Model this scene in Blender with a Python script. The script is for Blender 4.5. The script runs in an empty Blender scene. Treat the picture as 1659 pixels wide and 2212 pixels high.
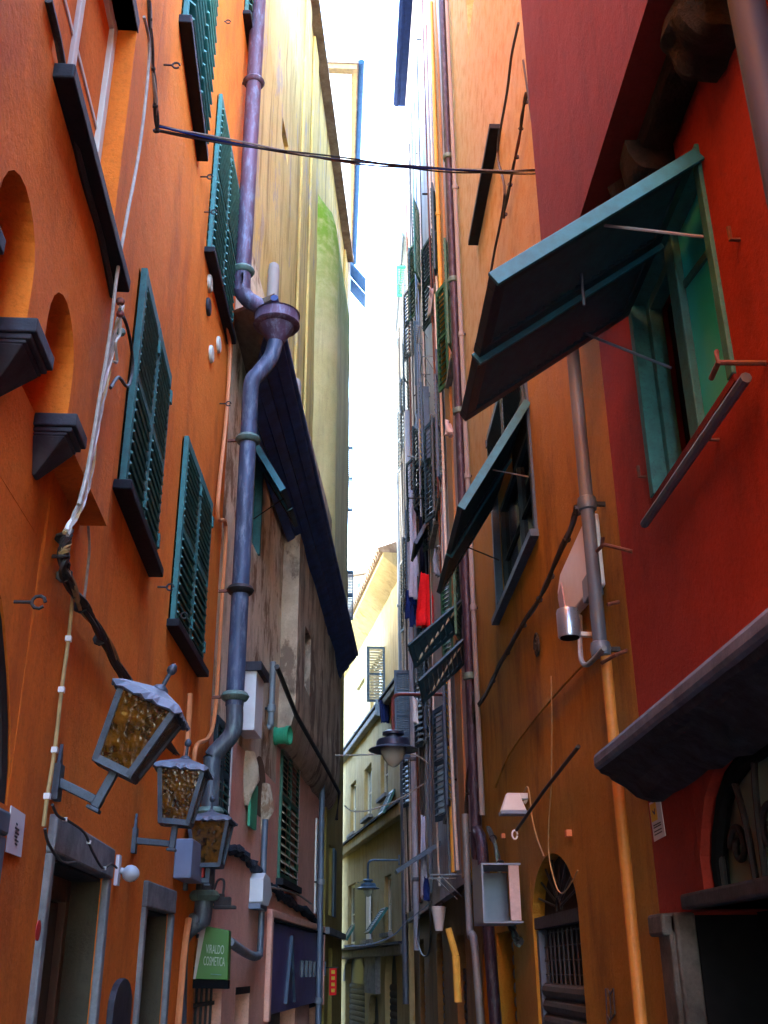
import bpy, math, random
from mathutils import Vector, Matrix, noise
random.seed(11)
SC = bpy.context.scene
COL = SC.collection
V = Vector
# ------------------------------------------------------------------ camera
PX, PY, IMH = 829.5, 1106.0, 2212.0
_v1 = (745 - PX, 2090 - PY); _v2 = (790 - PX, -4000 - PY)
FL = math.sqrt(-(_v1[0]*_v2[0] + _v1[1]*_v2[1]))
def _cd(p): return V((p[0], -p[1], -FL)).normalized()
_dy = _cd(_v1); _dz = _cd(_v2); _dx = _dy.cross(_dz)
ROT = Matrix((_dx, _dy, _dz))
EYE = V((0, 0, 1.65))
cam = bpy.data.cameras.new('camera'); camo = bpy.data.objects.new('camera', cam); COL.objects.link(camo)
cam.sensor_fit = 'VERTICAL'; cam.sensor_height = 36.0; cam.lens = FL/IMH*36.0
cam.clip_start = .05; cam.clip_end = 2000
camo.matrix_world = Matrix.Translation(EYE) @ ROT.to_4x4()
SC.camera = camo
# ------------------------------------------------------------------ sky, sun, exposure
SUN_EL, SUN_AZ = math.radians(42), math.radians(62)      # azimuth clockwise from +Y
w = bpy.data.worlds.new('World'); SC.world = w; w.use_nodes = True
nt = w.node_tree; bg = nt.nodes['Background']
sky = nt.nodes.new('ShaderNodeTexSky'); sky.sky_type = 'NISHITA'; sky.sun_disc = False
sky.sun_elevation = SUN_EL; sky.sun_rotation = SUN_AZ; sky.air_density = 1.2; sky.dust_density = 0.4; sky.ozone_density = 2.5
nt.links.new(sky.outputs[0], bg.inputs[0]); bg.inputs[1].default_value = 0.15
sl = bpy.data.lights.new('sun', 'SUN'); sl.energy = 2.2; sl.angle = math.radians(.5); sl.color = (1, .94, .84)
so = bpy.data.objects.new('sun', sl); COL.objects.link(so)
sdir = V((math.sin(SUN_AZ)*math.cos(SUN_EL), math.cos(SUN_AZ)*math.cos(SUN_EL), math.sin(SUN_EL)))
so.rotation_euler = sdir.to_track_quat('Z', 'Y').to_euler(); so.location = (20, -20, 40)
SC.view_settings.view_transform = 'Standard'; SC.view_settings.look = 'None'
SC.view_settings.gamma = 1; SC.view_settings.use_curve_mapping = False
SC.view_settings.exposure = 5.0
SC.cycles.max_bounces = 10; SC.cycles.diffuse_bounces = 7

# ------------------------------------------------------------------ pixel rays -> places
def ray(u, v): return ROT @ V((u-PX, -(v-PY), -FL))
def at_y(u, v, y):
    d = ray(u, v); t = y/d.y; return EYE + d*t
class Wall:
    """a vertical wall plane: x = x0 + sl*(y-y0); side +1 faces +x (left walls), -1 faces -x"""
    def __init__(s, x0, y0, sl, side):
        s.d = V((sl, 1, 0)).normalized(); s.o = V((x0, y0, 0)); s.n = V((s.d.y, -s.d.x, 0))*side; s.side = side
    def pt(s, a, z, o=0.0): return s.o + s.d*a + s.n*o + V((0, 0, z))
    def hit(s, u, v, o=0.0):
        d = ray(u, v); q = s.o + s.n*o - EYE
        t = q.dot(s.n)/d.dot(s.n); p = EYE + d*t
        return (p - s.o).dot(s.d), p.z
    def P(s, u, v, o=0.0):
        a, z = s.hit(u, v, o); return s.pt(a, z, o)
    def S(s, u, v, o=0.0): return s.hit(u, v, o)[0]
    def Z(s, u, v, o=0.0): return s.hit(u, v, o)[1]

# ------------------------------------------------------------------ materials
def _mat(name):
    m = bpy.data.materials.new(name); m.use_nodes = True
    n = m.node_tree.nodes; return m, n, m.node_tree.links, n['Principled BSDF']
def rgba(c): return (c[0], c[1], c[2], 1)
def _noise(n, l, src, scale, detail=5, rough=.6):
    t = n.new('ShaderNodeTexNoise'); t.inputs['Scale'].default_value = scale
    t.inputs['Detail'].default_value = detail; t.inputs['Roughness'].default_value = rough
    l.new(src, t.inputs['Vector']); return t.outputs['Fac']
def _ramp(n, l, src, stops):
    r = n.new('ShaderNodeValToRGB'); e = r.color_ramp.elements
    while len(e) < len(stops): e.new(.5)
    for k, (p, c) in enumerate(stops): e[k].position = p; e[k].color = rgba(c)
    l.new(src, r.inputs['Fac']); return r.outputs['Color']
def _mix(n, l, fac, a, b, mode='MIX'):
    x = n.new('ShaderNodeMix'); x.data_type = 'RGBA'; x.blend_type = mode
    for sock, val in ((x.inputs[0], fac), (x.inputs[6], a), (x.inputs[7], b)):
        if isinstance(val, (int, float)): sock.default_value = val
        elif isinstance(val, tuple): sock.default_value = rgba(val)
        else: l.new(val, sock)
    return x.outputs[2]
def _pos(n, l, sc=(1, 1, 1), off=(0, 0, 0)):
    g = n.new('ShaderNodeNewGeometry'); m = n.new('ShaderNodeMapping')
    m.inputs['Scale'].default_value = sc; m.inputs['Location'].default_value = off
    l.new(g.outputs['Position'], m.inputs['Vector']); return m.outputs['Vector']
def _bump(n, l, bs, h, strength, dist, prev=None):
    b = n.new('ShaderNodeBump'); b.inputs['Strength'].default_value = strength; b.inputs['Distance'].default_value = dist
    l.new(h, b.inputs['Height'])
    if prev is not None: l.new(prev, b.inputs['Normal'])
    l.new(b.outputs[0], bs.inputs['Normal']); return b.outputs[0]
def plaster(name, c1, c2, dirt=(.1, .08, .06), streak=.45, peel=None, peel_amt=.0, fine=110, seed=0, rough=.9, ztint=None, fs=.28, zf=.7, zs=.22):
    m, n, l, bs = _mat(name)
    p = _pos(n, l, off=(seed*3.1, seed*1.7, seed)); ps = _pos(n, l, (3.2 if zs < .5 else 1.6, 3.2 if zs < .5 else 1.6, zs), (seed, 0, seed*2.3)); pf = _pos(n, l, (9, 9, zf), (seed*2, 5, 0))
    big = _noise(n, l, p, 1.1, 6, .62); med = _noise(n, l, p, 6, 6, .65); st = _noise(n, l, ps, 1.3, 6, .68); sf = _noise(n, l, pf, 1.6, 5, .7)
    col = _ramp(n, l, big, [(.3, c1), (.7, c2)])
    col = _mix(n, l, _ramp(n, l, med, [(.4, (0, 0, 0)), (.75, (.45,)*3)]), col, tuple(x*.72 for x in c1))
    pale = tuple(min(1, x*1.2+.03) for x in c2)
    col = _mix(n, l, _ramp(n, l, sf, [(.52, (0, 0, 0)), (.8, (fs,)*3)]), col, pale)
    col = _mix(n, l, _ramp(n, l, st, [(.5, (0, 0, 0)), (.82, (streak*1.6,)*3)]), col, dirt)
    last = None
    if peel:
        pp = _pos(n, l, (1, 1, .45), (seed*5, 2, 1)); pn = _noise(n, l, pp, 2.3, 9, .72)
        fac = _ramp(n, l, pn, [(1-peel_amt-.03, (0, 0, 0)), (1-peel_amt+.03, (1, 1, 1))])
        col = _mix(n, l, fac, col, peel)
        last = _bump(n, l, bs, fac, -.6, .012)
    if ztint:
        mc, z0, z1 = ztint
        g = n.new('ShaderNodeNewGeometry'); sx = n.new('ShaderNodeSeparateXYZ'); l.new(g.outputs['Position'], sx.inputs[0])
        mr = n.new('ShaderNodeMapRange'); mr.inputs[1].default_value = z0; mr.inputs[2].default_value = z1; l.new(sx.outputs['Z'], mr.inputs[0])
        mm = n.new('ShaderNodeMath'); mm.operation = 'MULTIPLY'; l.new(mr.outputs[0], mm.inputs[0]); l.new(_ramp(n, l, med, [(.25, (.25,)*3), (.55, (1, 1, 1))]), mm.inputs[1])
        col = _mix(n, l, mm.outputs[0], col, mc)
    sp = _noise(n, l, p, 55, 5, .75)
    col = _mix(n, l, 1.0, col, _ramp(n, l, sp, [(.3, (.78,)*3), (.5, (1, 1, 1)), (.72, (1.0, .97, .94))]), 'MULTIPLY')
    l.new(col, bs.inputs['Base Color']); bs.inputs['Roughness'].default_value = rough
    bs.inputs['Specular IOR Level'].default_value = .2
    last = _bump(n, l, bs, _noise(n, l, p, fine*.5, 6, .75), .6, .009, last)
    _bump(n, l, bs, _noise(n, l, p, 7, 5, .6), .35, .02, last)
    return m
def paint(name, c, rough=.5, metal=0.0, var=.25, grime=None, scale=14, spec=.5, bump=.15, streaks=False):
    m, n, l, bs = _mat(name)
    p = _pos(n, l, (1, 1, .25) if streaks else (1, 1, 1))
    f = _noise(n, l, p, scale, 5, .65); f2 = _noise(n, l, p, scale*4, 4, .7)
    col = _ramp(n, l, f, [(.3, tuple(x*(1-var) for x in c)), (.7, tuple(min(1, x*(1+var)) for x in c))])
    if grime: col = _mix(n, l, _ramp(n, l, f2, [(.5, (0, 0, 0)), (.72, (.85,)*3)]), col, grime)
    l.new(col, bs.inputs['Base Color'])
    bs.inputs['Metallic'].default_value = metal; bs.inputs['Specular IOR Level'].default_value = spec
    r = n.new('ShaderNodeMapRange'); r.inputs[3].default_value = max(.05, rough-.12); r.inputs[4].default_value = min(1, rough+.15)
    l.new(f2, r.inputs[0]); l.new(r.outputs[0], bs.inputs['Roughness'])
    if bump: _bump(n, l, bs, f2, bump, .004)
    return m
def stone(name, c1, c2, scale=9, dist=.03, st=.8, rough=.8):
    m, n, l, bs = _mat(name); p = _pos(n, l)
    a = _noise(n, l, p, scale, 8, .7); b = _noise(n, l, p, scale*.3, 4, .6)
    col = _mix(n, l, _ramp(n, l, a, [(.3, (0, 0, 0)), (.7, (1, 1, 1))]), c1, c2)
    col = _mix(n, l, _ramp(n, l, b, [(.5, (0, 0, 0)), (.7, (.6,)*3)]), col, tuple(x*.45 for x in c1))
    l.new(col, bs.inputs['Base Color']); bs.inputs['Roughness'].default_value = rough; bs.inputs['Specular IOR Level'].default_value = .2
    _bump(n, l, bs, a, st, dist); return m
def glass(name, c=(.02, .03, .035), rough=.06):
    m, n, l, bs = _mat(name); bs.inputs['Base Color'].default_value = rgba(c); bs.inputs['Roughness'].default_value = rough
    bs.inputs['Specular IOR Level'].default_value = .6
    _bump(n, l, bs, _noise(n, l, _pos(n, l), 3, 2, .5), .12, .01); return m
def cloth(name, c, var=.12):
    m = paint(name, c, .9, 0, var, None, 30, .1, .3); return m

M = {}
M['orange'] = plaster('orange_plaster', (.75, .172, .014), (.79, .22, .026), (.3, .06, .012), .6, (.7, .21, .04), .25, seed=1, fine=90, zs=.6, fs=.12, zf=2)
M['red'] = plaster('red_plaster', (.25, .022, .013), (.32, .034, .019), (.09, .012, .01), .6, (.25, .035, .022), .25, seed=2, fine=100, zs=.6, fs=.12, zf=2)
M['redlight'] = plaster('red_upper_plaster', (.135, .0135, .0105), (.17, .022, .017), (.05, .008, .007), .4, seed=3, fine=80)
M['ochre'] = plaster('ochre_plaster', (.34, .165, .017), (.41, .215, .03), (.1, .045, .012), .7, (.43, .24, .06), .25, ztint=((.5, .41, .24), 4.2, 7.6), seed=4, fine=100, zs=.6, zf=2, fs=.2)  # mixes towards pale cream higher up the wall
M['yellow'] = plaster('yellow_plaster', (.6, .46, .14), (.7, .55, .22), (.2, .13, .05), .9, (.44, .36, .24), .42, seed=5)
M['flue'] = plaster('mossy_plaster', (.5, .44, .19), (.58, .52, .27), (.2, .16, .09), .6, seed=6, ztint=((.16, .27, .02), 10.2, 12.2))
M['white'] = plaster('pale_plaster', (.74, .7, .6), (.78, .75, .68), (.5, .46, .38), .3, seed=7)
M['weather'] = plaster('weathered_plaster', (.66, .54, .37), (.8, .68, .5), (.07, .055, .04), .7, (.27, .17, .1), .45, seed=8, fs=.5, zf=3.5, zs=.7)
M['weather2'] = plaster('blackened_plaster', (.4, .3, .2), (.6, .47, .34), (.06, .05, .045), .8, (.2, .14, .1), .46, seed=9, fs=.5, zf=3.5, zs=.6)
M['recess'] = plaster('brown_recess', (.12, .07, .04), (.2, .12, .07), (.05, .03, .02), .6, seed=24)
M['salmon'] = plaster('salmon_plaster', (.8, .4, .29), (.86, .48, .36), (.4, .2, .12), .25, (.55, .3, .14), .25, seed=10, fs=.12, zf=4, zs=.8)
M['greyrender'] = plaster('grey_render', (.4, .36, .33), (.5, .46, .42), (.16, .13, .12), .5, (.36, .15, .09), .3, seed=11)
M['brownstrip'] = plaster('brown_plaster', (.36, .2, .09), (.44, .27, .13), (.12, .08, .06), .5, seed=12)
M['mauve'] = plaster('mauve_plaster', (.36, .34, .42), (.46, .44, .52), (.12, .1, .14), .55, (.44, .3, .22), .3, seed=13)
M['lavender'] = plaster('lavender_plaster', (.42, .46, .56), (.54, .58, .66), (.13, .14, .19), .5, seed=14)
M['pink'] = plaster('pink_plaster', (.46, .38, .38), (.54, .46, .45), (.15, .13, .15), .5, (.44, .4, .4), .3, seed=15)
M['cool'] = plaster('pale_bluish_plaster', (.44, .44, .44), (.54, .54, .5), (.16, .17, .2), .6, (.6, .53, .4), .35, seed=16)
M['cream'] = plaster('cream_plaster', (.36, .28, .12), (.43, .35, .19), (.16, .11, .06), .6, (.36, .2, .06), .36, seed=17)
M['olive'] = plaster('olive_plaster', (.3, .22, .05), (.38, .29, .08), (.1, .08, .03), .5, seed=18)
M['ground_ochre'] = plaster('dark_ochre_plaster', (.22, .13, .05), (.28, .17, .07), (.1, .07, .04), .6, seed=19)
M['far'] = plaster('far_pale_plaster', (.7, .62, .5), (.76, .7, .6), (.4, .33, .26), .4, seed=20)
M['rail'] = paint('lit_teal_rail', (.015, .15, .2), .5, 0, .25, None, 20)  # awning stile edge, brighter than the leaf: light put into the colour
M['teal'] = paint('teal_paint', (.025, .15, .14), .65, 0, .3, (.02, .06, .06), 20)
M['tealpale'] = paint('faded_teal_paint', (.1, .26, .23), .6, 0, .3, (.05, .12, .11), 20)
M['tealdark'] = paint('dark_teal_paint', (.007, .034, .05), .5, 0, .3, None, 20)
M['awnslat'] = paint('awning_slat_paint', (.012, .062, .08), .55, 0, .3, None, 20)
M['green'] = paint('green_paint', (.02, .12, .07), .55, 0, .35, (.015, .05, .035), 20)
M['brightgreen'] = paint('bright_green_paint', (.03, .33, .17), .5, 0, .2)
M['blueshut'] = paint('blue_grey_paint', (.035, .085, .15), .5, 0, .3, (.02, .04, .07), 20)
M['slatlight'] = paint('pale_slat_wood', (.34, .3, .2), .6, 0, .3)
M['slate'] = stone('slate', (.02, .02, .028), (.055, .055, .068), 14, .01, .5, .6)
M['darksill'] = stone('dark_slate', (.004, .005, .009), (.012, .013, .02), 14, .008, .5, .6)
M['skylit_lip'] = stone('skylit_slate', (.09, .115, .18), (.16, .19, .27), 14, .01, .5, .6)  # canopy lip: sky light on its edge painted as paler, bluer stone
M['greystone'] = stone('grey_stone', (.14, .14, .15), (.27, .27, .27), 12, .015, .6)
M['carved'] = stone('carved_grey_stone', (.05, .048, .045), (.13, .12, .11), 14, .02, .8)
M['blackstone'] = stone('sooty_stone', (.009, .013, .022), (.05, .06, .085), 11, .035, 1, .8)
M['corbelstone'] = stone('brown_sooty_stone', (.006, .006, .007), (.028, .022, .02), 9, .05, 1, .85)
M['coprpipe'] = paint('purple_brown_metal', (.075, .045, .085), .55, .2, .5, (.13, .17, .25), 7, .5, .2, True)
M['bluepurple'] = paint('weathered_blue_purple_metal', (.045, .065, .12), .55, .2, .5, (.16, .2, .26), 6, .5, .2, True)
M['lowpipe'] = paint('verdigris_stained_pipe', (.07, .085, .11), .5, .3, .5, (.14, .2, .19), 8, .5, .2, True)
M['verdigris'] = paint('verdigris_metal', (.12, .2, .17), .6, .4, .4, (.07, .06, .06), 18, streaks=True)
M['darkpurple'] = paint('dark_purple_metal', (.035, .018, .035), .5, .2, .4, (.1, .1, .13), 9, .4, .2, True)
M['palepipe'] = paint('pale_pipe', (.24, .22, .22), .75, 0, .15, None, 8, streaks=True)
M['bluepipe'] = paint('blue_grey_pipe', (.11, .15, .21), .45, .3, .3, (.2, .19, .19), 9, streaks=True)
M['greypipe'] = paint('grey_pipe', (.2, .23, .25), .5, .2, .25, (.12, .1, .09), 12, streaks=True)
M['brownpipe'] = paint('grey_brown_pipe', (.09, .11, .15), .5, .1, .4, (.16, .13, .1), 5, streaks=True)
M['orangepipe'] = paint('orange_painted_pipe', (.6, .2, .07), .6, 0, .15)
M['orangepipe2'] = paint('amber_painted_pipe', (.5, .19, .03), .6, 0, .2)
M['yellowpipe'] = paint('yellow_ochre_pipe', (.62, .35, .05), .6, 0, .15)
M['iron'] = paint('black_iron', (.02, .02, .022), .55, .4, .3, (.06, .03, .02), 30)
M['rust'] = paint('rusty_iron', (.16, .05, .03), .75, .2, .4, (.05, .03, .025), 30)
M['lampmetal'] = paint('blue_grey_lamp_metal', (.06, .075, .1), .5, .5, .3, (.03, .03, .035), 25)
M['lamproof'] = paint('worn_skylit_roof', (.1, .115, .15), .5, .3, .3, (.09, .08, .08), 25)  # paler than the lamp metal: sky light on the roof put into colour
M['cable'] = paint('black_cable', (.018, .016, .016), .6, 0, .4, (.07, .06, .05), 40)
M['cablegrey'] = paint('grey_cable', (.32, .29, .24), .6, 0, .3, None, 30)
M['cablewhite'] = paint('white_cable', (.62, .58, .52), .6, 0, .15, None, 30)
M['tan'] = paint('tan_conduit', (.36, .25, .1), .6, 0, .3, None, 20)
M['wood'] = paint('dark_brown_wood', (.11, .05, .022), .55, 0, .4, None, 16, streaks=True)
M['redwood'] = paint('varnished_wood', (.42, .15, .04), .5, 0, .3, None, 16, streaks=True)
M['roofwood'] = paint('blue_black_boards', (.018, .05, .17), .7, 0, .5, (.012, .016, .03), 7)
M['whitepaint'] = paint('white_paint', (.72, .72, .7), .5, 0, .06)
M['offwhite'] = paint('off_white_frame', (.55, .56, .47), .5, 0, .08)
M['boxgrey'] = paint('grey_blue_box', (.17, .21, .3), .45, 0, .08)
M['boxwhite'] = paint('white_plastic', (.66, .66, .68), .4, 0, .05)
M['boxdull'] = paint('dull_white_plastic', (.36, .38, .42), .4, 0, .1)
M['boxmauve'] = paint('mauve_plastic', (.32, .24, .28), .5, 0, .1)
M['steelblue'] = paint('steel', (.4, .46, .58), .3, .8, .06)
M['chrome'] = paint('dull_metal_pipe', (.03, .032, .05), .55, 0, .3, None, 6, .15, streaks=True)
M['beige'] = paint('beige_tube', (.58, .5, .42), .45, .2, .08)
M['redpaint'] = paint('red_enamel', (.5, .02, .02), .4, 0, .1)
M['redarm'] = paint('red_brown_paint', (.2, .055, .05), .45, .3, .2)
M['purple'] = paint('purple_sign_enamel', (.09, .07, .21), .35, 0, .35, None, 3)
M['letterpale'] = paint('pale_sign_letter', (.33, .42, .3), .6, 0, .1)
M['signletter'] = paint('dull_sign_letter', (.03, .05, .075), .4, 0, .1)
M['signgreen'] = paint('green_sign_face', (.03, .14, .006), .5, 0, .08, None, 4)
M['signgrey'] = paint('grey_sign_face', (.36, .32, .28), .5, 0, .08)
M['black'] = paint('black_paint_shade', (.006, .006, .007), .9, 0, .3, None, 14, .08)
M['paper'] = paint('paper', (.62, .62, .64), .8, 0, .05)
M['ink'] = paint('ink', (.05, .05, .06), .8, 0, .05)
M['yellowink'] = paint('yellow_print', (.62, .42, .03), .8, 0, .05)
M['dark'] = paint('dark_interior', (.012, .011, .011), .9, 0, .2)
M['reveal'] = plaster('shaded_reveal', (.07, .06, .04), (.1, .085, .055), (.03, .025, .015), .3, seed=23)
M['glass'] = glass('window_glass'); M['tealglass'] = glass('teal_glass', (.02, .62, .66), .35)
M['greenglass'] = glass('green_grey_glass', (.2, .33, .27), .55)
M['pale_pane'] = glass('pale_pane', (.3, .36, .36), .15)
M['curtain'] = cloth('pale_curtain', (.6, .66, .7))
M['steelshut'] = paint('roller_shutter_steel', (.06, .065, .075), .7, 0, .2, (.03, .03, .03), 9, .2)
M['blueroller'] = paint('blue_roller_shutter', (.08, .11, .17), .6, 0, .2, None, 9, .3)
M['darkblue'] = paint('dark_blue_gutter', (.006, .014, .05), .9, 0, .3, None, 9, .1)
M['awnblue'] = paint('blue_awning', (.01, .04, .11), .8, 0, .2, None, 9, .15)
M['lampdark'] = paint('dark_blue_lamp', (.018, .022, .045), .4, .2, .2)
M['darktan'] = paint('tan_eave', (.2, .13, .05), .8, 0, .3)
M['tile'] = stone('roof_tile', (.16, .1, .07), (.3, .24, .18), 8, .02, .6)
M['pave'] = stone('paving_stone', (.07, .07, .075), (.14, .135, .13), 6, .01, .4)
M['red_cloth'] = cloth('red_cloth', (.72, .015, .02)); M['navy_cloth'] = cloth('navy_cloth', (.012, .025, .12)); M['black_cloth'] = cloth('black_cloth', (.012, .013, .03))
M['lav_cloth'] = cloth('lavender_cloth', (.5, .5, .62)); M['grey_cloth'] = cloth('grey_cloth', (.2, .22, .27)); M['white_cloth'] = cloth('white_cloth', (.75, .74, .74)); M['pinkrag'] = cloth('pinkish_rag', (.55, .45, .44))
M['orange_cloth'] = cloth('orange_cloth', (.7, .1, .02)); M['blue_cloth'] = cloth('pale_blue_cloth', (.3, .42, .55))
def amber():
    m, n, l, bs = _mat('amber_hammered_glass'); p = _pos(n, l)
    t = n.new('ShaderNodeTexVoronoi'); t.inputs['Scale'].default_value = 55; l.new(p, t.inputs['Vector'])
    f = _noise(n, l, p, 22, 4, .6)
    col = _ramp(n, l, f, [(.35, (.03, .011, .001)), (.7, (.2, .07, .004)), (.78, (.55, .3, .06))])  # last stop paints glints into the glass as bright specks
    l.new(col, bs.inputs['Base Color']); bs.inputs['Roughness'].default_value = .16; bs.inputs['Specular IOR Level'].default_value = .45
    bs.inputs['Transmission Weight'].default_value = .25
    lb = _bump(n, l, bs, f, .12, .02); _bump(n, l, bs, t.outputs['Distance'], .24, .008, lb); return m
M['amber'] = amber()
def lampglass():
    m, n, l, bs = _mat('frosted_lamp_glass'); bs.inputs['Base Color'].default_value = (.62, .58, .48, 1); bs.inputs['Roughness'].default_value = .25
    bs.inputs['Transmission Weight'].default_value = .35; return m
M['lampglass'] = lampglass()

# ------------------------------------------------------------------ mesh building
class MB:
    def __init__(s): s.v = []; s.f = []
    def add(s, vs, fs):
        b = len(s.v); s.v += [V(x) for x in vs]; s.f += [tuple(b+i for i in f) for f in fs]
    def hexa(s, p):   # 8 corners: bottom loop 0-3, top loop 4-7
        s.add(p, [(3, 2, 1, 0), (4, 5, 6, 7), (0, 1, 5, 4), (1, 2, 6, 5), (2, 3, 7, 6), (3, 0, 4, 7)])
    def wbox(s, W, a0, a1, z0, z1, o0, o1):
        s.hexa([W.pt(a0, z0, o0), W.pt(a1, z0, o0), W.pt(a1, z0, o1), W.pt(a0, z0, o1), W.pt(a0, z1, o0), W.pt(a1, z1, o0), W.pt(a1, z1, o1), W.pt(a0, z1, o1)])
    def obox(s, c, A, B, N, a, b, n):   # centred box, half sizes
        A, B, N = A*a, B*b, N*n
        s.hexa([c-A-B-N, c+A-B-N, c+A+B-N, c-A+B-N, c-A-B+N, c+A-B+N, c+A+B+N, c-A+B+N])
    def bar(s, p, q, wd, ht, up=V((0, 0, 1))):
        p, q = V(p), V(q); d = (q-p).normalized(); x = d.cross(up)
        if x.length < 1e-4: x = d.cross(V((1, 0, 0)))
        x.normalize(); y = x.cross(d); s.obox((p+q)/2, d, x, y, (q-p).length/2, wd/2, ht/2)
    def tube(s, pts, r, n=8, cap=True):
        pts = [V(p) for p in pts]; k = len(pts); rs = r if isinstance(r, (list, tuple)) else [r]*k
        ref = None; rings = []
        for i in range(k):
            t = (pts[min(i+1, k-1)] - pts[max(i-1, 0)])
            if t.length < 1e-9: t = V((0, 0, 1))
            t.normalize()
            if ref is None:
                ref = V((0, 0, 1)) if abs(t.z) < .9 else V((1, 0, 0))
            x = (ref - t*ref.dot(t)).normalized(); ref = x; y = t.cross(x)
            rings.append([pts[i] + (x*math.cos(2*math.pi*j/n) + y*math.sin(2*math.pi*j/n))*rs[i] for j in range(n)])
        vs = [p for g in rings for p in g]; fs = []
        for i in range(k-1):
            for j in range(n):
                a, b = i*n+j, i*n+(j+1) % n; fs.append((a, b, b+n, a+n))
        if cap: fs += [tuple(range(n-1, -1, -1)), tuple((k-1)*n+j for j in range(n))]
        s.add(vs, fs)
    def lathe(s, o, prof, n=20, ax=V((0, 0, 1))):
        o = V(o); ax = V(ax).normalized(); x = ax.cross(V((0, 1, 0)))
        if x.length < .1: x = ax.cross(V((1, 0, 0)))
        x.normalize(); y = ax.cross(x); vs = []; fs = []; k = len(prof)
        for (r, h) in prof:
            for j in range(n):
                t = 2*math.pi*j/n; vs.append(o + ax*h + (x*math.cos(t)+y*math.sin(t))*r)
        for i in range(k-1):
            for j in range(n):
                a, b = i*n+j, i*n+(j+1) % n; fs.append((a, b, b+n, a+n))
        fs += [tuple(range(n-1, -1, -1)), tuple((k-1)*n+j for j in range(n))]
        s.add(vs, fs)
    def prism(s, loop0, loop1):   # two matching outlines
        n = len(loop0); vs = list(loop0)+list(loop1)
        fs = [tuple(range(n-1, -1, -1)), tuple(range(n, 2*n))]
        for j in range(n): fs.append((j, (j+1) % n, (j+1) % n+n, j+n))
        s.add(vs, fs)
    def build(s, name, mat, parent=None, smooth=False, bevel=0, loc=None):
        base = root_of(parent) if parent is not None else (V(loc) if loc is not None else V((0, 0, 0)))
        me = bpy.data.meshes.new(name); me.from_pydata([tuple(p-base) for p in s.v], [], s.f); me.update()
        import bmesh
        b = bmesh.new(); b.from_mesh(me); bmesh.ops.recalc_face_normals(b, faces=b.faces); b.to_mesh(me); b.free()
        if smooth:
            for p in me.polygons: p.use_smooth = True
        me.materials.append(mat); o = bpy.data.objects.new(name, me); COL.objects.link(o)
        if parent is not None: o.parent = parent
        else: o.location = base
        if bevel:
            m = o.modifiers.new('bevel', 'BEVEL'); m.width = bevel; m.segments = 2; m.limit_method = 'ANGLE'; m.angle_limit = math.radians(40)
        if smooth:
            m = o.modifiers.new('es', 'EDGE_SPLIT'); m.split_angle = math.radians(40)
        return o
def root_of(o):
    p = V((0, 0, 0))
    while o is not None: p += o.location; o = o.parent
    return p
def tag(o, label, cat, group=None):
    o['label'] = label; o['category'] = cat
    if group: o['group'] = group
    return o
def thing(name, loc, label, cat, group=None):
    o = bpy.data.objects.new(name, None); COL.objects.link(o); o.location = loc; o.empty_display_size = .1
    return tag(o, label, cat, group)
def place(name, mesh, parent, pos):
    o = bpy.data.objects.new(name, mesh); COL.objects.link(o); o.parent = parent; o.location = V(pos) - root_of(parent); return o
def box(name, mat, parent, W, a0, a1, z0, z1, o0, o1, bevel=0):
    b = MB(); b.wbox(W, min(a0, a1), max(a0, a1), min(z0, z1), max(z0, z1), o0, o1); return b.build(name, mat, parent, bevel=bevel)
def tub(name, mat, parent, pts, r, n=8, smooth=True):
    b = MB(); b.tube(pts, r, n); return b.build(name, mat, parent, smooth=smooth)
def spline(pts, k=6):
    """Catmull-Rom through points"""
    pts = [V(p) for p in pts]; out = []
    for i in range(len(pts)-1):
        p0 = pts[max(i-1, 0)]; p1 = pts[i]; p2 = pts[i+1]; p3 = pts[min(i+2, len(pts)-1)]
        for j in range(k):
            t = j/k; out.append(.5*((2*p1)+(p2-p0)*t+(2*p0-5*p1+4*p2-p3)*t*t+(3*p1-p0-3*p2+p3)*t**3))
    return out+[pts[-1]]
def wpts(W, px, o=.02): return [W.P(u, v, o) for (u, v) in px]
def cable(name, label, W, px, r, mat, o=.02, group=None, cat='cable', k=6, clips=0):
    pts = spline(wpts(W, px, o), k)
    if not clips:
        b = MB(); b.tube(pts, r, 6); c = pts[0]
        return tag(b.build(name, mat, None, True, loc=c), label, cat, group)
    t = thing(name, pts[0], label, cat, group); tub('cable_run', mat, t, pts, r, 6)
    for i in range(1, clips+1):
        p = pts[int(i*(len(pts)-1)/(clips+1))]; b = MB(); b.obox(p, W.d, V((0, 0, 1)), W.n, r*1.5, r*1.3, r*1.4); b.build('clip', M['boxwhite'], t)
    return t

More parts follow.
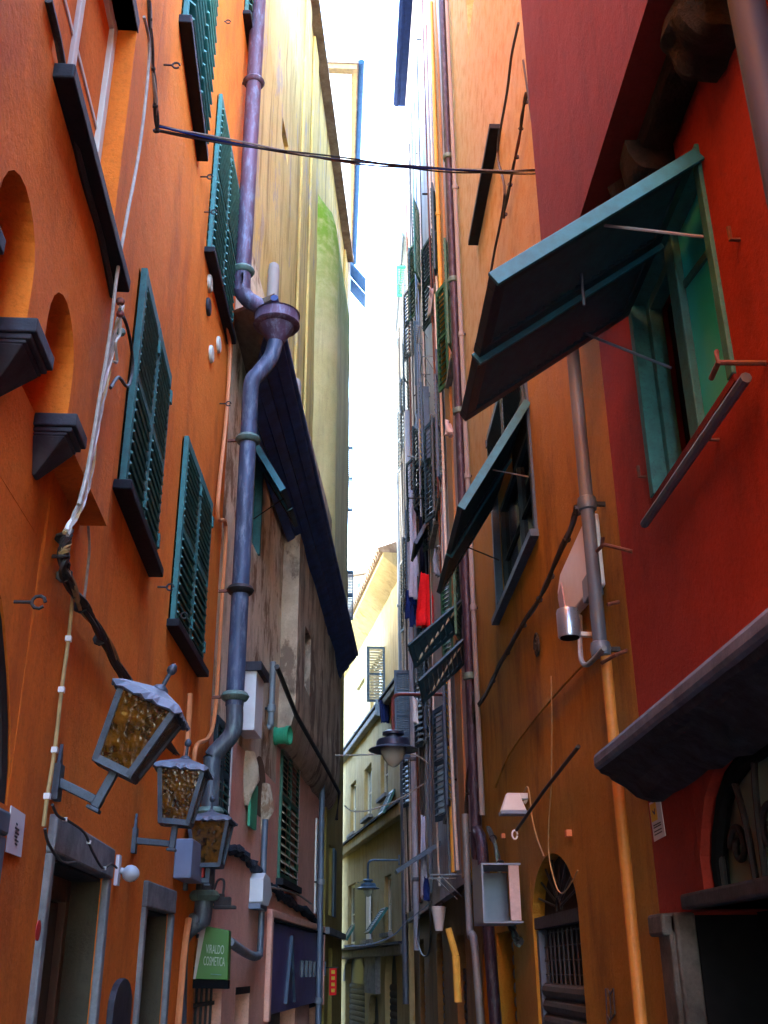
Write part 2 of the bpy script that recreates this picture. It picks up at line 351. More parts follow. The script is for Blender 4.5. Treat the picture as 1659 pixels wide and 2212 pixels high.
# ------------------------------------------------------------------ building pieces
def wall_front(W, s0, s1, z0, z1, holes=(), o=0.0, step=.55, amp=.008, depth=4.0, back=True):
    """wall sheet with openings (reveals run inward), closed to a block behind"""
    b = MB()
    A = sorted({round(x, 4) for x in [s0, s1]+[h[i] for h in holes for i in (0, 1)] if s0-1e-6 <= x <= s1+1e-6})
    Z = sorted({round(x, 4) for x in [z0, z1]+[h[i] for h in holes for i in (2, 3)] if z0-1e-6 <= x <= z1+1e-6})
    def sub(L):
        r = [L[0]]
        for q in L[1:]:
            n = max(1, int(math.ceil((q-r[-1])/step))); p0 = r[-1]
            r += [p0+(q-p0)*(i+1)/n for i in range(n)]
        return r
    A, Z = sub(A), sub(Z)
    def near_hole(a, z):
        return any(h[0]-1e-3 <= a <= h[1]+1e-3 and h[2]-1e-3 <= z <= h[3]+1e-3 for h in holes)
    idx = {}; vs = []; fs = []
    for i, a in enumerate(A):
        for j, z in enumerate(Z):
            edge = i in (0, len(A)-1) or j in (0, len(Z)-1) or near_hole(a, z)
            d = 0 if edge else amp*noise.noise(W.pt(a, z, 0)*1.3)
            idx[i, j] = len(vs); vs.append(W.pt(a, z, o+d))
    for i in range(len(A)-1):
        for j in range(len(Z)-1):
            ca, cz = (A[i]+A[i+1])/2, (Z[j]+Z[j+1])/2
            if any(h[0] < ca < h[1] and h[2] < cz < h[3] for h in holes): continue
            fs.append((idx[i, j], idx[i+1, j], idx[i+1, j+1], idx[i, j+1]))
    b.add(vs, fs)
    for h in holes:
        a0, a1, c0, c1 = h[:4]; dp = h[4] if len(h) > 4 else .2
        a0, a1, c0, c1 = max(a0, s0), min(a1, s1), max(c0, z0), min(c1, z1)
        q = [W.pt(a0, c0, o), W.pt(a1, c0, o), W.pt(a1, c1, o), W.pt(a0, c1, o)]; r = [p - W.n*dp for p in q]
        b.add(q+r, [(0, 1, 5, 4), (1, 2, 6, 5), (2, 3, 7, 6), (3, 0, 4, 7), (4, 5, 6, 7)])
    if back:
        q = [W.pt(s0, z0, o), W.pt(s1, z0, o), W.pt(s1, z1, o), W.pt(s0, z1, o)]; r = [p - W.n*depth for p in q]
        b.add(q+r, [(1, 2, 6, 5), (2, 3, 7, 6), (3, 0, 4, 7), (4, 5, 6, 7)])
    return b
_slat_cache = {}
def leaf(root, O, A, B, wid, ln, mat, nsl, N=None, th=.028, st=.05, mids=(.5,), tilt=.75, name='shutter', slat_mat=None, hinge=True, solid=False, top=.06, skip=()):
    A, B = V(A).normalized(), V(B).normalized(); N = V(N).normalized() if N is not None else A.cross(B).normalized()
    N = (N - A*N.dot(A) - B*N.dot(B)).normalized()
    b = MB()
    for a in (st/2, wid-st/2): b.obox(O+A*a+B*(ln/2), A, B, N, st/2, ln/2, th/2)
    fr = [0]+list(mids)+[1]; cuts = []
    for k, f in enumerate(fr):
        hgt = top if k in (0, len(fr)-1) else top*.8
        c = f*ln + (hgt/2 if k == 0 else -hgt/2 if k == len(fr)-1 else 0)
        b.obox(O+A*(wid/2)+B*c, A, B, N, wid/2-st, hgt/2, th/2*.94); cuts.append((c-hgt/2, c+hgt/2))
    sh = b.build(name, mat, root, bevel=.003)
    if solid:
        q = MB(); q.obox(O+A*(wid/2)+B*(ln/2), A, B, N, wid/2-st, ln/2-top*.5, th*.2); q.build('panel', slat_mat or mat, sh)
        return sh
    if hinge:
        for f in (.12, .88):
            q = MB(); q.obox(O+A*wid+B*(ln*f)+N*(th*.4), A, B, N, .016, .035, .012); q.build('hinge', mat, sh)
    L = wid-2*st
    for k in range(len(cuts)-1):
        y0, y1 = cuts[k][1], cuts[k+1][0]; n = nsl if isinstance(nsl, int) else nsl[k]
        if n <= 0: continue
        pitch = (y1-y0)/n
        dirv = (B*math.cos(tilt)+N*math.sin(tilt)); nrm = A.cross(dirv).normalized()
        q = MB(); q.obox(V((0, 0, 0)), A, dirv, nrm, L/2+.004, pitch*.62, .0045)
        me = bpy.data.meshes.new('slat'); me.from_pydata([tuple(p) for p in q.v], [], q.f); me.update(); me.materials.append(slat_mat or mat)
        for i in range(n):
            if (k, i) in skip: continue
            place('slat', me, sh, O+A*(wid/2)+B*(y0+pitch*(i+.5)))
    return sh
def closed_pair(root, W, a0, a1, z0, z1, mat, n, o=.03, slat_mat=None, mids=(.5,), st=.045):
    mid = (a0+a1)/2
    leaf(root, W.pt(a0, z1, o), W.d, V((0, 0, -1)), mid-a0-.006, z1-z0, mat, n, W.n, st=st, mids=mids, slat_mat=slat_mat)
    leaf(root, W.pt(mid+.006, z1, o), W.d, V((0, 0, -1)), a1-mid-.006, z1-z0, mat, n, W.n, st=st, mids=mids, slat_mat=slat_mat)
def awning(root, W, p0, p1, tip, mat, n, split=2, o=.02, rail=None, st=.05, slat_mat=None, rw=.027):
    """leaves hinged on the line p0->p1 (near to far along the wall) and pushed out to the tip of the near stile"""
    L = (p1-p0).length/split; A = (p1-p0).normalized(); B = tip-p0; ln = B.length; B.normalize(); up = A.cross(B); up = up if up.z > 0 else -up
    out = []
    for k in range(split):
        if rail is not None:
            q = MB(); c0 = p0+A*(L*k-.004); q.obox(c0+B*(ln/2)-up*.012, B, A, up, ln/2+.01, .008, rw); q.build('rail', rail, root, bevel=.002)
        out.append(leaf(root, p0+A*(L*k+.012), A, B, L-.03, ln, mat, n, up, th=.04, st=st, mids=(), name='awning_shutter', slat_mat=M['awnslat'] if slat_mat is None else slat_mat, hinge=False, tilt=.32, top=.05))
    return out
def stay(root, p, q, mat=None): tub('stay_rod', mat or M['iron'], root, [p, q], .006, 6)
def window(root, W, a0, a1, z0, z1, dp, o=0.0, mat=None, fw=.05, cross=(1, 2), gl=None):
    mat = mat or M['offwhite']; gl = gl or M['glass']; b = MB(); oo = o-dp
    b.wbox(W, a0, a0+fw, z0, z1, oo+.02, oo+.07); b.wbox(W, a1-fw, a1, z0, z1, oo+.02, oo+.07)
    b.wbox(W, a0+fw, a1-fw, z1-fw, z1, oo+.02, oo+.068); b.wbox(W, a0+fw, a1-fw, z0, z0+fw, oo+.02, oo+.068)
    nx, nz = cross; mids = []
    for i in range(1, nx+1):
        c = a0+(a1-a0)*i/(nx+1); b.wbox(W, c-fw*.4, c+fw*.4, z0+fw, z1-fw, oo+.02, oo+.066)
    for j in range(1, nz):
        c = z0+(z1-z0)*j/nz; b.wbox(W, a0+fw, a1-fw, c-fw*.25, c+fw*.25, oo+.02, oo+.055)
    f = b.build('window', mat, root, bevel=.004)
    xs = [a0+fw]+[a0+(a1-a0)*i/(nx+1) for i in range(1, nx+1)]+[a1-fw]; zs = [z0+fw]+[z0+(z1-z0)*j/nz for j in range(1, nz)]+[z1-fw]
    for i in range(len(xs)-1):
        for j in range(len(zs)-1):
            q = MB(); q.wbox(W, xs[i], xs[i+1], zs[j], zs[j+1], oo+.028, oo+.036); q.build('pane', gl, f)
    return f
def arch_filler(W, a0, a1, zs, z1, o0, o1, n=14, flat=1.0):
    """spandrel block over a semicircular arch springing at zs inside the rectangle a0..a1, up to z1"""
    b = MB(); c = (a0+a1)/2; r = (a1-a0)/2
    pts = [(c-r*math.cos(math.pi*i/n), zs+min((z1-zs)*.985, r*flat*math.sin(math.pi*i/n))) for i in range(n+1)]
    for i in range(n):
        (x0, y0), (x1, y1) = pts[i], pts[i+1]
        b.hexa([W.pt(x0, y0, o0), W.pt(x1, y1, o0), W.pt(x1, y1, o1), W.pt(x0, y0, o1), W.pt(x0, z1, o0), W.pt(x1, z1, o0), W.pt(x1, z1, o1), W.pt(x0, z1, o1)])
    return b
def roller(root, W, a0, a1, z0, z1, o, mat, pitch=.09):
    b = MB(); b.wbox(W, a0, a1, z0, z1, o-.03, o); sh = b.build('roller_shutter', mat, root)
    q = MB(); c = W.pt(0, 0, 0); n = max(2, int((z1-z0)/pitch)); p = (z1-z0)/n
    mb = MB(); prof = [(0, -.46), (.018, -.3), (.024, 0), (.018, .3), (0, .46)]
    L0 = [W.d*(-(a1-a0)/2*.995) + W.n*x + V((0, 0, y*p)) for x, y in prof]; L1 = [W.d*((a1-a0)/2*.995) + W.n*x + V((0, 0, y*p)) for x, y in prof]
    mb.prism(L0, L1); me = bpy.data.meshes.new('slat'); me.from_pydata([tuple(v) for v in mb.v], [], mb.f); me.update(); me.materials.append(mat)
    for i in range(n): place('slat', me, sh, W.pt((a0+a1)/2, z0+p*(i+.5), o+.001))
    return sh
def downpipe(name, label, path, r, mat, collars=(), cmat=None, W=None, group=None, bracket=True, n=12):
    t = thing(name, path[0], label, 'drainpipe', group)
    tub('pipe', mat, t, path, r, n)
    for (p, d) in collars:
        b = MB(); b.lathe(p, [(r*1.05, -.035), (r*1.3, -.03), (r*1.45, 0), (r*1.3, .03), (r*1.05, .035)], 14, d)
        b.build('collar', cmat or mat, t, True)
        if bracket and W is not None:
            b = MB(); b.bar(p, p - W.n*(r*2.6), .02, .02); b.build('bracket', M['iron'], t)
    return t
def drape(name, label, cat, p0, p1, ln, mat, group=None, sway=.05, amp=.02, folds=3, taper=0.0, nx=14, nz=14, hole=None, shift=V((0, 0, 0)), raw=False):
    """hanging cloth between two top points"""
    b = MB(); p0, p1 = V(p0), V(p1); A = p1-p0; nrm = A.cross(V((0, 0, 1))).normalized(); seed = random.random()*50
    for side in (0, 1):
        pass
    vs = []; fs = []
    for j in range(nz+1):
        f = j/nz
        for i in range(nx+1):
            g = i/nx; gg = .5+(g-.5)*(1+taper*f)
            wob = math.sin(g*folds*2*math.pi+seed+f*1.5)*amp*(.35+f) + noise.noise(V((g*3, f*3, seed)))*amp
            zz = -ln*f*(1+.06*noise.noise(V((g*4, seed, 0)))) + .02*math.sin(g*math.pi)*-1*(1-f)
            vs.append(p0 + A*gg + nrm*wob + V((0, 0, zz)) + shift*f*f)
    for j in range(nz):
        for i in range(nx):
            a = j*(nx+1)+i; fs.append((a, a+1, a+nx+2, a+nx+1))
    b.add(vs, fs)
    o = b.build(name, mat, None, True, loc=(p0+p1)/2); m = o.modifiers.new('solid', 'SOLIDIFY'); m.thickness = .008
    if raw: return o
    return tag(o, label, cat, group)
def building(name, W, a, label): return thing(name, W.pt(a, 0, 0), label, 'building')
def text_mesh(name, txt, parent, mat, origin, A, up, size, sx=1.0, ext=.0015):
    cu = bpy.data.curves.new(name, 'FONT'); cu.body = txt; cu.size = size; cu.extrude = ext; cu.align_x = 'CENTER'
    tmp = bpy.data.objects.new('tmp', cu); COL.objects.link(tmp); dg = bpy.context.evaluated_depsgraph_get(); dg.update()
    me = bpy.data.meshes.new_from_object(tmp.evaluated_get(dg)); bpy.data.objects.remove(tmp)
    A = V(A).normalized(); up = V(up).normalized(); N = A.cross(up).normalized()
    base = root_of(parent)
    for vt in me.vertices:
        c = vt.co.copy(); vt.co = V(origin) + A*(c.x*sx) + up*c.y + N*c.z - base
    me.materials.clear(); me.materials.append(mat); o = bpy.data.objects.new(name, me); COL.objects.link(o); o.parent = parent; return o

# ================================================================== PLACES
DN = V((0, 0, -1)); UP = V((0, 0, 1))
L1 = Wall(-.8, 0, -.035, 1); J1 = L1.pt(5.2, 0); LF = Wall(J1.x, J1.y, .03, 1)
L2 = Wall(-.93, 7.2, .09, 1); L4 = Wall(0.0, 17.75, -.015, 1); OL = Wall(-.26, 14.35, .065, 1)
R1 = Wall(1.25, 0, 0, -1); R4 = Wall(1.25, 22, -.14, -1)
# ------------------------------------------------------------------ ground
g = MB(); g.add([(-300, -300, 0), (300, -300, 0), (300, 300, 0), (-300, 300, 0)], [(0, 1, 2, 3)])
o = g.build('ground', M['pave']); o['kind'] = 'structure'
g = MB(); rr = random.Random(3)
for j in range(60):          # slabs of the alley floor
    y = -4+j*.62
    for i in range(6):
        x = -1.2+i*.42+rr.uniform(-.02, .02)
        cx = .0 if y < 20 else -.12*(y-20)
        g.hexa([V((x+cx+.01, y+.01, 0.004)), V((x+cx+.405, y+.01, .004)), V((x+cx+.405, y+.605, .004)), V((x+cx+.01, y+.605, .004)),
                V((x+cx+.015, y+.015, .03)), V((x+cx+.4, y+.015, .032)), V((x+cx+.4, y+.6, .03)), V((x+cx+.015, y+.6, .028))])
o = g.build('alley_paving', M['pave']); o['kind'] = 'structure'

# ================================================================== LEFT: ORANGE HOUSE
OUT = .09
PA = [(L1.S(66, 640, OUT), L1.S(90, 775, OUT)), (L1.S(147, 890, OUT), L1.S(160, 985, OUT))]
ZCT = L1.Z(147, 898, OUT); ZCR = L1.Z(140, 640, OUT); SEND = L1.S(226, 1180, OUT); sp_ = PA[1][0]-PA[0][1]
piers = [(-2.5, PA[0][0]-sp_-.3), (PA[0][0]-sp_-.24, PA[0][0]-sp_), PA[0], PA[1]]; ZB = ZCR+.06
rt = building('orange_house', L1, 2, 'bright orange plastered house with teal shutters along the left of the alley')
aA = (L1.S(120, 60, OUT), L1.S(296, 67, OUT), 3.84, L1.Z(296, 67, OUT))
aE = (L1.S(252, 1040), L1.S(322, 1200), 3.44, 4.5)
aB = (L1.S(392, 20), L1.S(436, 240), 6.44, 8.6)
d1 = (L1.S(112, 1790), L1.S(228, 1860), 0, 1.985)
arcw = (1.0, 2.87, 2.05, 2.8)
dl = (1.2, L1.S(10, 1900)-.2, 0, 1.97)
nich = (L1.S(228, 2195), L1.S(268, 2200))
holes = [aE+(.16,), aB+(.16,), d1+(.2,), (aA[0], aA[1], aA[2], aA[3], .12), arcw+(.1,), dl+(.25,)]+[(piers[k][1], piers[k+1][0], ZCT, ZB-.01, .32) for k in (1, 2)]
wall_front(L1, -5, 5.2, 0, 17, holes).build('wall', M['orange'], rt)
b = wall_front(L1, -2.5, SEND, ZB, 17, [(aA[0], aA[1], aA[2], aA[3], OUT)], OUT, back=False)
q = [L1.pt(SEND, ZCT-.06, 0), L1.pt(SEND, 17, 0), L1.pt(SEND, 17, OUT), L1.pt(SEND, ZCT-.06, OUT)]; b.add(q, [(0, 1, 2, 3)])
b.build('overhanging_wall', M['orange'], rt)
b = MB()
for k, (p, q) in enumerate(piers): b.wbox(L1, p, q, ZCT, ZB, 0, OUT)
b.wbox(L1, PA[1][1], SEND, ZCT-.06, ZB, 0, OUT)
for k in range(len(piers)-1):
    f = arch_filler(L1, piers[k][1], piers[k+1][0], ZCR-(piers[k+1][0]-piers[k][1])/2, ZB, 0, OUT, 10); b.add(f.v, f.f)
b.build('arcade', M['orange'], rt)
for k, (p, q) in enumerate(piers[1:]):
    b = MB(); b.wbox(L1, p-.012, q+.012, ZCT-.04, ZCT, 0, OUT+.03); b.wbox(L1, p-.004, q+.004, ZCT-.055, ZCT-.04, 0, OUT+.018); b.wbox(L1, p, q, ZCT-.065, ZCT-.055, 0, OUT+.005)
    T = [L1.pt(p, ZCT-.066, 0), L1.pt(q, ZCT-.066, 0), L1.pt(q, ZCT-.066, OUT), L1.pt(p, ZCT-.066, OUT)]; m = (p+q)/2
    Bt = [L1.pt(m-.02, ZCT-.17, 0), L1.pt(m+.02, ZCT-.17, 0), L1.pt(m+.02, ZCT-.17, .01), L1.pt(m-.02, ZCT-.17, .01)]
    b.hexa(Bt+T); b.build('corbel', M['slate'], rt, bevel=.004)
aF = (LF.S(363, 1340), LF.S(425, 1450), LF.Z(362, 1340), LF.Z(402, 960))
aC = (LF.S(447, 505), LF.S(491, 690), 6.05, LF.Z(479, 250))
aD = (LF.S(528, 0), LF.S(546, 185), LF.Z(535, 95), min(11.3, LF.Z(535, 95)+1.9))
d2 = (LF.S(312, 1935), LF.S(366, 1965), 0, 1.93)
b = wall_front(LF, 0, 1.86, 0, 17, [aF+(.16,), aC+(.16,), aD+(.16,), d2+(.2,)])
b.build('wall', M['orange'], rt)
# windows and shutters
window(rt, L1, aA[0], aA[1], aA[2], aA[3], .05, 0, M['offwhite'], .05)
def sill(W, a0, a1, z, o=0.0, t=.05, out=.11, m='darksill', ext=.05, dz=0):
    box('sill', M[m], rt, W, a0-ext, a1+ext, z-t, z, o-.02, o+out, bevel=.006)
b = MB(); b.wbox(L1, L1.S(130, 60, OUT), L1.S(252, 577, OUT), 3.79, 3.84, OUT-.02, OUT+.055); b.build('sill', M['darksill'], rt, bevel=.006)
box('lintel', M['darksill'], rt, L1, aA[0]-.02, aA[1]+.01, aA[3], aA[3]+.06, .002, OUT+.004)
for (W, a) in ((L1, aE), (L1, aB), (LF, aF), (LF, aC), (LF, aD)):
    box('backing', M['dark'], rt, W, a[0], a[1], a[2], a[3], -.155, -.15)
    closed_pair(rt, W, a[0], a[1], a[2], a[3], M['teal'], (11, 9), o=.022, slat_mat=M['tealpale'])
    if a is aB: sill(W, a[0], L1.S(425, 330), a[2], t=.06, out=.07)
    else: sill(W, a[0], a[1], a[2], t=.045, out=.07)
# doors
def stone_frame(W, a, jw, lh, o=.022, mat='greystone', low=0):
    a = (a[0]+.006, a[1]-.006, a[2], a[3]-.006); di = -.008
    box('jamb', M[mat], rt, W, a[0]-jw, a[0], low, a[3], di, o, bevel=.008); box('jamb', M[mat], rt, W, a[1], a[1]+jw*1.3, low, a[3], di, o, bevel=.008)
    box('lintel', M[mat], rt, W, a[0]-jw, a[1]+jw*1.3, a[3], a[3]+lh, -.1, o+.004, bevel=.008)
def door(W, a, dp, mat='wood', panes=True):
    for (p, q) in ((a[0]+.007, a[0]+.016), (a[1]-.016, a[1]-.007)): box('reveal', M['reveal'], rt, W, p, q, 0, a[3]-.02, -dp+.05, -.01)  # dark linings: shade of the doorway put into their colour
    box('reveal', M['dark'], rt, W, a[0]+.016, a[1]-.016, a[3]-.02, a[3]-.01, -dp+.05, -.01)
    D = MB(); mid = (a[0]+a[1])/2; fw = .07
    for (p, q) in ((a[0], mid-.004), (mid+.004, a[1])):
        D.wbox(W, p, p+fw, 0, a[3], -dp, -dp+.05); D.wbox(W, q-fw, q, 0, a[3], -dp, -dp+.05)
        for (z0, z1) in ((0, .12), (.75, .95), (a[3]*.62, a[3]*.62+.08), (a[3]-.1, a[3])): D.wbox(W, p+fw, q-fw, z0, z1, -dp, -dp+.045)
    d = D.build('door', M[mat], rt, bevel=.004)
    for (p, q) in ((a[0], mid), (mid, a[1])):
        for (z0, z1, mm) in ((.12, .75, mat), (.95, a[3]*.62, 'glass'), (a[3]*.62+.08, a[3]-.1, 'glass')):
            box('pane' if mm == 'glass' else 'panel', M[mm], d, W, p+fw, q-fw, z0, z1, -dp+.008, -dp+.02)
        b = MB(); z = a[3]*.62
        b.wbox(W, p+fw, p+fw+.02, .95, z, -dp+.02, -dp+.055); b.wbox(W, q-fw-.02, q-fw, .95, z, -dp+.02, -dp+.055); b.build('bead', M['redwood'], d)
    b = MB(); b.lathe(W.pt(mid-.05, 1.0, -dp+.05), [(.012, 0), (.012, .04), (.03, .045), (.03, .07), (.015, .085)], 12, W.n); b.build('handle', M['rust'], d, True)
stone_frame(L1, d1, .05, .115); door(L1, d1, .17)
stone_frame(LF, d2, .05, .12); door(LF, d2, .17)
b = MB(); b.lathe(L1.P(81, 2010, .032), [(.001, 0), (.028, .001), (.028, .003), (.001, .004)], 16, L1.n); b.build('red_sticker', M['redpaint'], rt)
stone_frame(L1, dl, .05, .06, .03, 'bluepipe'); box('door', M['tealdark'], rt, L1, dl[0], dl[1], 0, dl[3], -.25, -.2)
# arched fanlight with scrolled iron
AQ = [(2.87, 2.05), (2.86, 2.12), (2.85, 2.156), (2.802, 2.258), (2.721, 2.376), (2.612, 2.494), (2.54, 2.545), (2.4, 2.63), (2.2, 2.7), (1.95, 2.74), (1.7, 2.7), (1.45, 2.6), (1.2, 2.4), (1.0, 2.1)]
b = MB(); c = MB()
for (x0, y0), (x1, y1) in zip(AQ, AQ[1:]):
    b.hexa([L1.pt(x1, y1, -.1), L1.pt(x0, y0, -.1), L1.pt(x0, y0, -.001), L1.pt(x1, y1, -.001), L1.pt(x1, 2.801, -.1), L1.pt(x0, 2.801, -.1), L1.pt(x0, 2.801, -.001), L1.pt(x1, 2.801, -.001)])
b.build('arch_spandrel', M['orange'], rt)
tub('arch_frame', M['iron'], rt, [L1.pt(x-.02, z-.015, -.03) for x, z in AQ], .03, 8)
box('pane', M['tealdark'], rt, L1, arcw[0], arcw[1], arcw[2], arcw[3], -.095, -.085)
def scroll(W, c, z, R, o, turns=1.4, flip=1, r=.009):
    pts = []
    for i in range(26):
        t = i/25; a = t*turns*2*math.pi; rad = R*(1-.8*t); pts.append(W.pt(c+flip*rad*math.cos(a), z+rad*math.sin(a), o))
    return pts
gr = MB()
for (c, z, R) in ((2.74, 2.18, .06), (2.66, 2.3, .06), (2.55, 2.42, .06), (2.52, 2.2, .07), (2.4, 2.35, .07), (2.3, 2.55, .07), (2.1, 2.3, .09), (1.9, 2.5, .1)): gr.tube(scroll(L1, c, z, R, -.04), .01, 6)
for a in (2.6, 2.3, 2.0, 1.7, 1.4): gr.tube([L1.pt(a, arcw[2], -.04), L1.pt(a-.04, 2.5, -.04)], .01, 6)
gr.build('window_grille', M['iron'], rt, True)
b = MB(); a0, a1 = nich
pts = [(a0, 1.1)]+[((a0+a1)/2-(a1-a0)/2*math.cos(math.pi*i/10), 1.5+.115*math.sin(math.pi*i/10)) for i in range(11)]+[(a1, 1.1)]
b.prism([L1.pt(x, z, .002) for x, z in pts], [L1.pt(x, z, .03) for x, z in pts]); b.build('arched_plaque', M['slate'], rt, bevel=.004)
# oval vents
for (u, v, mm) in ((451, 612, 'offwhite'), (448, 663, 'slate'), (470, 745, 'offwhite'), (454, 765, 'offwhite')):
    b = MB(); b.lathe(LF.P(u, v, 0), [(.062, 0), (.062, .012), (.055, .02), (.03, .022), (.01, .018)], 18, LF.n); b.build('vent', M[mm], rt, True)
# iron eyes, hooks and shutter dogs set in the wall
for (W, u, v, oo) in ((L1, 352, 140, 0), (L1, 474, 46, 0), (LF, 474, 872, 0), (L1, 340, 1268, 0), (LF, 432, 382, 0), (LF, 441, 458, 0), (L1, 30, 1300, 0), (LF, 372, 1330, 0)):
    p = W.P(u, v, oo); b = MB(); b.tube([p, p+W.n*.05], .005, 6); c = p+W.n*.065
    b.tube([c+(W.n*math.cos(t*.7)+UP*math.sin(t*.7))*.018 for t in range(9)], .005, 6); b.build('iron_eye', M['iron'], rt, True)
# wall edge strip at the corner
b = wall_front(LF, 1.86, 1.96, 2.95, 17, [], -.012, back=False, amp=.02, step=.15); b.build('rough_corner', M['greyrender'], rt)

# ================================================================== LEFT: LOW WEATHERED HOUSE
rt = building('weathered_house', L2, 3, 'low weathered house with salmon ground floor and dark overhanging eave, beyond the orange house')
s_e = 7.1; JO = .17; sj = 2.9; sje = L2.S(735, 1600, JO); ZJ = 4.12
w1 = (L2.S(604, 1700), L2.S(640, 1760), L2.Z(604, 1900), 3.95)          # green shutter
gd = (L2.S(392, 2180)-.2, L2.S(478, 2180), 0, 1.66); wd = (L2.S(510, 2120), L2.S(540, 2120), 0, 1.52); wd2 = (L2.S(582, 2150), L2.S(638, 2150), 0, 1.33); wd3 = (L2.S(668, 2150), L2.S(690, 2150), 0, 1.28)
w0 = (L2.S(455, 1700), L2.S(488, 1700), 2.55, 3.28)
wall_front(L2, -.4, s_e, 0, 3.25, [w0[:3]+(3.25, .12), w1[:3]+(3.25, .12), gd+(.3,), wd+(.2,), wd2+(.2,), wd3+(.2,)]).build('wall', M['salmon'], rt)
wu = (L2.S(543, 1000)-.05, L2.S(562, 1100), L2.Z(548, 1180), L2.Z(545, 930))
wall_front(L2, -.4, sj, 3.25, 7.6, [wu+(.2,), (w0[0], w0[1], 3.25, w0[3]+.02, .12)], 0.0, amp=.02, step=.3).build('upper_wall', M['weather'], rt)
wall_front(L2, sj, s_e, 3.25, ZJ, [(w1[0], w1[1], 3.25, w1[3], .12)]).build('wall', M['salmon'], rt)
wj = (L2.S(600, 1555, JO), L2.S(612, 1560, JO), 4.3, 4.75)
wk = (L2.S(655, 1550, JO), L2.S(668, 1560, JO), 4.35, 5.0)
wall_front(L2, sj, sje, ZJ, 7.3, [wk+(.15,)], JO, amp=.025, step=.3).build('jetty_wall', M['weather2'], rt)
box('backing', M['dark'], rt, L2, wk[0], wk[1], wk[2], wk[3], JO-.15, JO-.14); box('backing', M['dark'], rt, L2, wu[0], wu[1], wu[2], wu[3], -.19, -.18)
# coved underside of the jetty
b = MB(); n = 7; P0 = []; P1 = []
prof = [(0, ZJ+.05), (JO, ZJ+.05)]+[(JO*math.cos(i*math.pi/2/n)*1.0, ZJ-.5*math.sin(i*math.pi/2/n)) for i in range(n+1)]
ns = 16
for i in range(ns):
    a0 = sj+(sje-sj)*i/ns; a1 = sj+(sje-sj)*(i+1)/ns
    for k in range(1, len(prof)-1):
        (o0, z0), (o1, z1) = prof[k], prof[k+1]; f = lambda a, o, z: L2.pt(a, z+.03*noise.noise(V((a*3, z*3, 0))), o)
        b.add([f(a0, o0, z0), f(a1, o0, z0), f(a1, o1, z1), f(a0, o1, z1)], [(0, 1, 2, 3)])
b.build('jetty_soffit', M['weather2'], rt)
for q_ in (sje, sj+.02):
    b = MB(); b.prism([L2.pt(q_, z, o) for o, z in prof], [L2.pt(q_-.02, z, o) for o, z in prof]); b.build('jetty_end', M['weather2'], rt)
# eave: boards, rafters, gutter
eN, eF = L2.P(592, 655, .42), L2.P(770, 1420, .42)
iN, iF = L2.P(530, 760, -.02), L2.P(733, 1428, JO-.02)
iN.z = eN.z-.34; iF.z = eF.z-.26
k = 5
for i in range(k):
    f0, f1 = i/k+.008, (i+1)/k-.008; dz = .014*(i % 2)
    b = MB(); q = [iN.lerp(eN, f0), iF.lerp(eF, f0), iF.lerp(eF, f1), iN.lerp(eN, f1)]
    b.hexa([p+V((0, 0, dz)) for p in q]+[p+V((0, 0, dz+.035)) for p in q]); b.build('eave_board', M['roofwood'], rt)
tub('gutter', M['roofwood'], rt, [eN+V((0, 0, .05)), eF+V((0, .03, .05))], .03, 10)
b = MB(); q = [iN+V((0, 0, .44)), iF+V((0, 0, .36)), eF+V((.0, 0, .04)), eN+V((.0, 0, .04))]; q2 = [p+V((0, 0, .05)) for p in q]; q2[0] += V((-.6, 0, .35)); q2[1] += V((-.6, 0, .35))
b.hexa(q+q2); b.build('roof', M['tile'], rt)
# awning shutter high on the weathered wall
p0 = L2.P(546, 945, .02); p1 = p0+L2.d*.85
tip = at_y(613, 1056, p0.y+.02)
awning(rt, L2, p0, p1, tip, M['tealdark'], 8, 2, rail=M['rail'], st=.04); box('window_frame', M['teal'], rt, L2, wu[0], wu[0]+.05, wu[2], wu[3], -.05, .02); box('window_frame', M['teal'], rt, L2, wu[1]-.05, wu[1], wu[2], wu[3], -.05, .02)
stay(rt, p0+V((0, .4, -.6)), tip+V((0, .3, .06)))
# lower shutters
box('backing', M['dark'], rt, L2, w1[0], w1[1], w1[2], w1[3], -.115, -.11); closed_pair(rt, L2, w1[0], w1[1], w1[2], w1[3], M['green'], (13, 9), o=.012, slat_mat=M['slatlight'], st=.05)
box('backing', M['dark'], rt, L2, w0[0], w0[1], w0[2], w0[3], -.115, -.11); closed_pair(rt, L2, w0[0], w0[1], w0[2], w0[3], M['tealdark'], (10, 5), o=.012, slat_mat=M['teal'])
box('jamb', M['whitepaint'], rt, L2, w1[1]+.005, w1[1]+.06, w1[2]-.05, w1[3], -.02, .025); box('jamb', M['whitepaint'], rt, L2, w0[1]+.01, w0[1]+.05, w0[2], w0[3], -.02, .03)
box('sill', M['darksill'], rt, L2, w1[0]-.05, w1[1]+.08, w1[2]-.06, w1[2]-.002, -.02, .07)
wp = (L2.S(680, 1850), L2.S(694, 1860)); box('white_panel', M['whitepaint'], rt, L2, wp[0], wp[1], 2.25, 3.35, 0.001, .02)
pw = (L2.S(514, 1500), L2.S(532, 1500)); box('white_panel', M['whitepaint'], rt, L2, pw[0], pw[1], L2.Z(520, 1588), L2.Z(520, 1455), .001, .14)
b = MB(); b.wbox(L2, pw[0]-.03, pw[1]+.03, L2.Z(520, 1455), L2.Z(520, 1435), 0, .18); b.build('panel_cap', M['slate'], rt)
